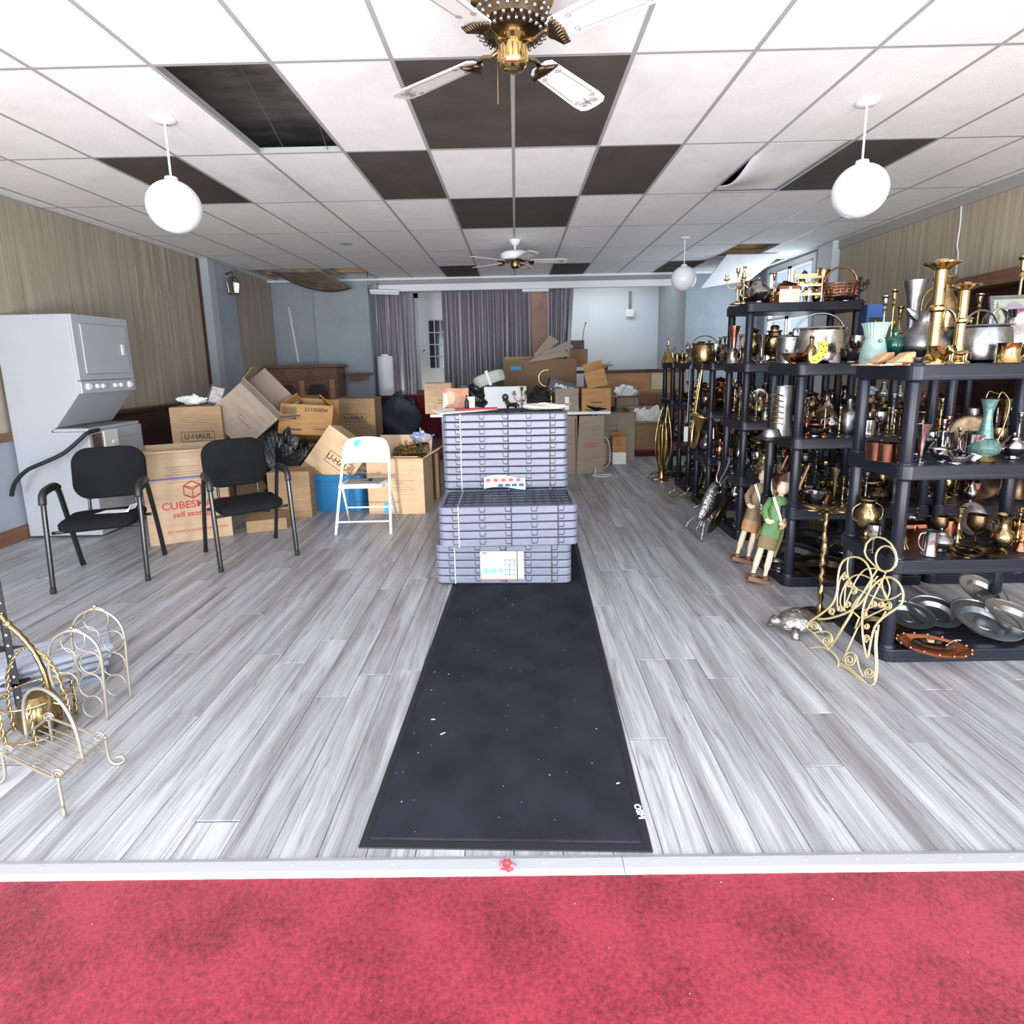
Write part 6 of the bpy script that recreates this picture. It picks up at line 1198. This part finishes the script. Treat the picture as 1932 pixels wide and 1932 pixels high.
for k, (px, Y) in enumerate(((1652, 2.70), (1672, 2.66))):
    s_ = thing('copper_measure', ['straight copper measure cup at the shelf end, the nearer to the post', 'straight copper measure cup at the shelf end, the farther from the post'][1-k], 'cup', at_shelf(px, Y, LEV[2])); obj('cup', MB().lathe([(.045,0),(.046,.002),(.046,.085),(.048,.088),(.044,.088),(.043,.01)], 24, cap=False), M['copper'], s_, smooth=True); obj('handle', MB().tube([(.0,.045,.07),(.0,.08,.065),(0,.08,.03),(0,.045,.02)], .005, 6), M['copper'], s_)
lh = thing('striped_lighthouse', 'small black and white striped lighthouse ornament on the rack behind the tall one', 'ornament', at_shelf(1343, 5.44, LEV[1]))
for z0, z1, r0, r1, mm in ((0,.02,.06,.06,'chrome'),(.02,.05,.05,.048,'iron'),(.05,.09,.048,.046,'chrome'),(.09,.13,.046,.044,'iron'),(.13,.16,.05,.05,'chrome'),(.16,.18,.03,.03,'iron'),(.18,.29,.024,.016,'chrome'),(.29,.31,.022,.022,'iron'),(.31,.34,.018,.014,'chrome')): obj('band', MB().lathe([(r0,z0),(r1,z1)], 18), M[mm], lh, smooth=True)
# plates on the bottom shelves
def plate(px, py, z, d, m, label, tilt=(0,0), dz=0., kind='plate'):
    q = atz(px, py, z+.012); o = item('plate', m, (q.x, q.y, z+.002+dz), .05*(d/.33), .6, 0, label); o.rotation_euler = (R(tilt[0]), R(tilt[1]), 0); return o
Z0 = LEV[0]
plate(1852, 1192, Z0, .31, 'platemetal', 'big round pewter charger with a dished centre on the angel rack bottom shelf', (17, 4), .045)
plate(1845, 1150, Z0, .24, 'platemetal', 'shiny silver dish tipped up behind the big pewter charger', (26, 8), .10)
plate(1760, 1172, Z0, .25, 'platemetal', 'dull grey plate behind the copper tray on the bottom shelf', (16, -6), .04)
plate(1712, 1175, Z0, .24, 'platemetal', 'grey plate beside the front post on the bottom shelf', (12, -4), .03)
plate(1912, 1190, Z0, .30, 'platemetal', 'bright silver plate at the right of the big pewter charger', (14, 10), .05)
plate(1660, 1185, Z0, .26, 'bronze', 'large bronze plate at the shelf end behind the wire angel', (3, 0), .0)
ct = thing('copper_tray', 'orange copper tray with scalloped rim on the bottom shelf edge', 'tray', tuple(atz(1760, 1222, Z0+.02)), R(-24)); ct.location.z = Z0+.002
obj('tray', MB().lathe([(.0001,.006),(.105,.006),(.135,.026),(.155,.03),(.157,.036),(.14,.036),(.10,.014),(.0001,.014)], 8, sy=.72, cap=False), mat('orange_copper', (.42,.14,.06), .4, .8, var=.3, vscale=(12,12,12)), ct)
q = MB()
for k in range(16): a = 2*math.pi*k/16; q.ball((.15*math.cos(a), .108*math.sin(a), .036), .008, 7, 4)
obj('rim_beads', q, M['copper'], ct, smooth='all')
ld = thing('silver_leaf_dish', 'silver leaf shaped dish with a handle lying on the copper tray', 'dish', tuple(Vector(ct.location)+Vector((0,0,.016))), R(-20)); obj('dish', MB().lathe([(.0001,.008),(.06,.008),(.085,.022),(.088,.025),(.08,.024),(.05,.014),(.0001,.013)], 14, sy=.55, cap=False), M['silver'], ld); obj('handle', MB().tube(smooth_path([(.05,0,.02),(.09,.03,.04),(.12,.03,.045)], 4), .004, 6), M['silver'], ld, smooth='all')
plate(1560, 1082, Z0, .42, 'bronze', 'big dark tray lying at the front of the costumed figures rack bottom shelf', (2, 0), 0)
plate(1500, 1060, Z0, .40, 'pewter', 'dark pewter tray behind the big dark tray', (5, 3), .02)
plate(1590, 1052, Z0, .36, 'silver', 'patterned silver tray lying above the big dark tray', (7, 0), .05)
plate(1470, 1068, Z0, .24, 'silver', 'silver bowl plate at the bottom shelf end beside the green figure', (4, 0), .0)
plate(1530, 1035, Z0, .34, 'iron', 'black iron tray at the back of the costumed figures rack bottom shelf', (10, 0), .05)
# ================================================================== wire wine racks and gilt cage on the left
wr1 = thing('wine_rack', 'champagne wire wine rack of arched hoops and rings on the planks', 'wine rack', tuple(atz(205, 1358)))
w0 = atz(205, 1358)
zw = lambda p: (p[0]/5.085, 1120+p[1]/5.085)
def panel_(Y, dx, dy, sc, nm):
    F = lambda p: aty(*zw((p[0]+dx, p[1]+dy)), Y)-w0
    g = link('hoop_panel', mesh('hoop_panel', MB().tube(smooth_path([F(p) for p in ((1035,1215),(1000,900),(975,640),(930,500),(830,400),(690,355),(560,400),(490,480),(465,600),(480,760),(515,900),(545,1050))], 5), .006, 8), M['grey_wire2'], True), wr1)
    for c in ((700,450,118,112),(610,640,125,120),(865,660,95,100),(635,870,115,112),(870,880,110,110),(890,1080,95,100)): obj('bottle_ring', MB().tube([F(p) for p in circ(c[0],c[1],c[2],c[3],24)], .0032, 6, True), M['grey_wire2'], g, smooth='all')
    obj('finial', MB().ball(tuple(F((685,330))), .010, 10, 6), M['silver'], g, smooth='all'); return F
F1 = panel_(w0.y, 0, 0, 1, 'a'); F2 = panel_(w0.y+.155, 222, -205, 1, 'b')
for p in ((1035,1215),(975,640),(690,355),(470,600),(545,1050)): obj('tie_bar', MB().tube([F1(p), F2(p)], .0045, 6), M['grey_wire2'], wr1)
w2 = atz(112, 1485)
wr2 = thing('scroll_foot_rack', 'low champagne wire rack with scrolled feet and an arched handle on the planks', 'wire rack', tuple(w2))
c4 = [atz(112,1482,.10)-w2, atz(200,1402,.10)-w2, atz(93,1362,.10)-w2, atz(5,1432,.10)-w2]
for i in range(4):
    p = c4[i]; out = (p-sum(c4, Vector())/4); out.z = 0; out.normalize()
    obj('scroll_leg', MB().tube(smooth_path([p+Vector((0,0,.03)), p+Vector((0,0,-.03)), p+Vector((0,0,-.075))+out*.005, p+Vector((0,0,-.094))+out*.025, p+Vector((0,0,-.085))+out*.05, p+Vector((0,0,-.065))+out*.045, p+Vector((0,0,-.066))+out*.025], 4), .0055, 8), M['grey_wire2'], wr2, smooth='all')
    obj('rail', MB().tube([p+Vector((0,0,.02)), c4[(i+1)%4]+Vector((0,0,.02))], .0048, 7), M['grey_wire2'], wr2)
    obj('scroll', MB().tube([p+Vector((0,0,.03))+out*-.02+Vector((.022*(1-.7*k/20)*math.cos(k*.5), 0, .022*(1-.7*k/20)*math.sin(k*.5))) for k in range(21)], .0034, 6), M['grey_wire2'], wr2, smooth='all')
for k in range(1, 8): obj('deck_wire', MB().tube([c4[0].lerp(c4[1], k/8), c4[3].lerp(c4[2], k/8)], .0026, 5), M['grey_wire2'], wr2)
ha, hb = c4[0].lerp(c4[1], .5), c4[3].lerp(c4[2], .5)
obj('handle', MB().tube(smooth_path([ha, ha+Vector((-.01,0,.14)), ha.lerp(hb,.22)+Vector((0,0,.22)), ha.lerp(hb,.5)+Vector((0,0,.25)), ha.lerp(hb,.78)+Vector((0,0,.22)), hb+Vector((.01,0,.14)), hb], 6), .006, 8), M['grey_wire2'], wr2, smooth='all')
# gilt twisted-wire candle cage behind it
gc = thing('gilt_wire_crown', 'gilt twisted wire cage with a tall loop handle beside the wine rack', 'wire cage', (-2.02, 2.10, 0))
def twist(P, r=.006, name='twisted_wire'):
    P = smooth_path(P, 10); q = MB()
    for ph in (0, math.pi): q.tube([P[i]+Vector((.0045*math.cos(i*.9+ph), .0045*math.sin(i*.9+ph), 0)) for i in range(len(P))], .0042, 6)
    return obj(name, q, M['brass'], gc, smooth='all')
for k in range(6):
    a = k*math.pi/3; twist([(.12*math.cos(a),.12*math.sin(a),.0),(.125*math.cos(a),.125*math.sin(a),.09),(.12*math.cos(a),.12*math.sin(a),.17)])
for z, r_ in ((.17,.125),(.02,.12)): obj('ring', MB().tube([(r_*math.cos(2*math.pi*k/30), r_*math.sin(2*math.pi*k/30), z) for k in range(30)], .0045, 6, True), M['brass'], gc, smooth='all')
twist([(-.12,0,.17),(-.10,0,.27),(-.05,0,.35),(.0,0,.37),(.05,0,.35),(.10,0,.27),(.12,0,.17)], name='loop_handle')
gv = thing('gilt_jug', 'tarnished gilt jug lying inside the twisted wire cage', 'jug', (-2.02, 2.10, .005)); obj('body', MB().lathe([(.05,0),(.07,.02),(.085,.08),(.06,.14),(.04,.16)], 20), M['oldbrass'], gv, smooth=True); obj('handle', MB().tube([(.07,0,.12),(.105,0,.11),(.10,0,.06),(.08,0,.05)], .006, 6), M['oldbrass'], gv)
bs = thing('gilt_branch', 'pale gilt branch leaning beside the perforated black post', 'branch', tuple(atz(98, 1395))); p0 = atz(98, 1395)
pb_ = [aty(x, y, Y)-p0 for x, y, Y in ((98,1395,2.02),(92,1300,2.03),(70,1240,2.04),(40,1200,2.05),(15,1178,2.06),(2,1160,2.07))]
obj('stem', MB().tube(smooth_path(pb_, 5), [.007+.004*abs(math.sin(k*1.7)) for k in range(26)], 8), M['oldbrass'], bs, smooth='all'); obj('bud', MB().ball(tuple(pb_[-2]), .016, 10, 6), M['brass'], bs, smooth='all')
# black perforated post of a rack cut by the frame, bundle of papers
up = thing('steel_angle_shelf', 'black perforated steel angle shelf unit standing beside the wire racks', 'shelf', (-2.42, 2.30, 0))
q = atz(30, 1335); up.location = (q.x, q.y, 0)
for sx in (0, -.75):
    obj('post', MB().box(sx,sx+.035,0,.003,0,1.15 if sx == 0 else 1.15).box(sx,sx+.003,0,.035,0,1.15), M['black'], up)
q = MB()
for k in range(24): q.lathe([(.0001,0),(.005,0),(.005,.001)], 8, (0,0,0))
for k in range(22):
    h_ = MB(); h_.T = Matrix.Translation((.018,-.0005,.05+.05*k)) @ Matrix.Rotation(R(90), 4, 'X'); h_.lathe([(.0001,.0008),(.0055,.0008),(.0055,0)], 8); obj('bolt_hole', h_, M['paper'], up)
obj('deck', MB().box(-.75,.03,0,.35,.10,.115), M['black'], up)
for k in range(5):
    t = thing('paper_bundle', ['lowest', 'second', 'middle', 'fourth', 'uppermost'][k]+' folded pale newspaper in the bundle beside the wine rack', 'newspaper', (-2.30+.012*k, 2.46-.004*k, .005+.036*k), (R(8), 0, R(28+3*k))); obj('sheets', MB().box(-.24,.24,-.10,.10,0,.030), mat('newsprint_%d' % k, (.13+.03*k,.145+.03*k,.19+.03*k), .8, var=.25, vscale=(8,60,60)), t, bev=.01); obj('fold', MB().tube([(-.24,-.10,.015),(.24,-.10,.015)], .0155, 8), bpy.data.materials['newsprint_%d' % k], t)
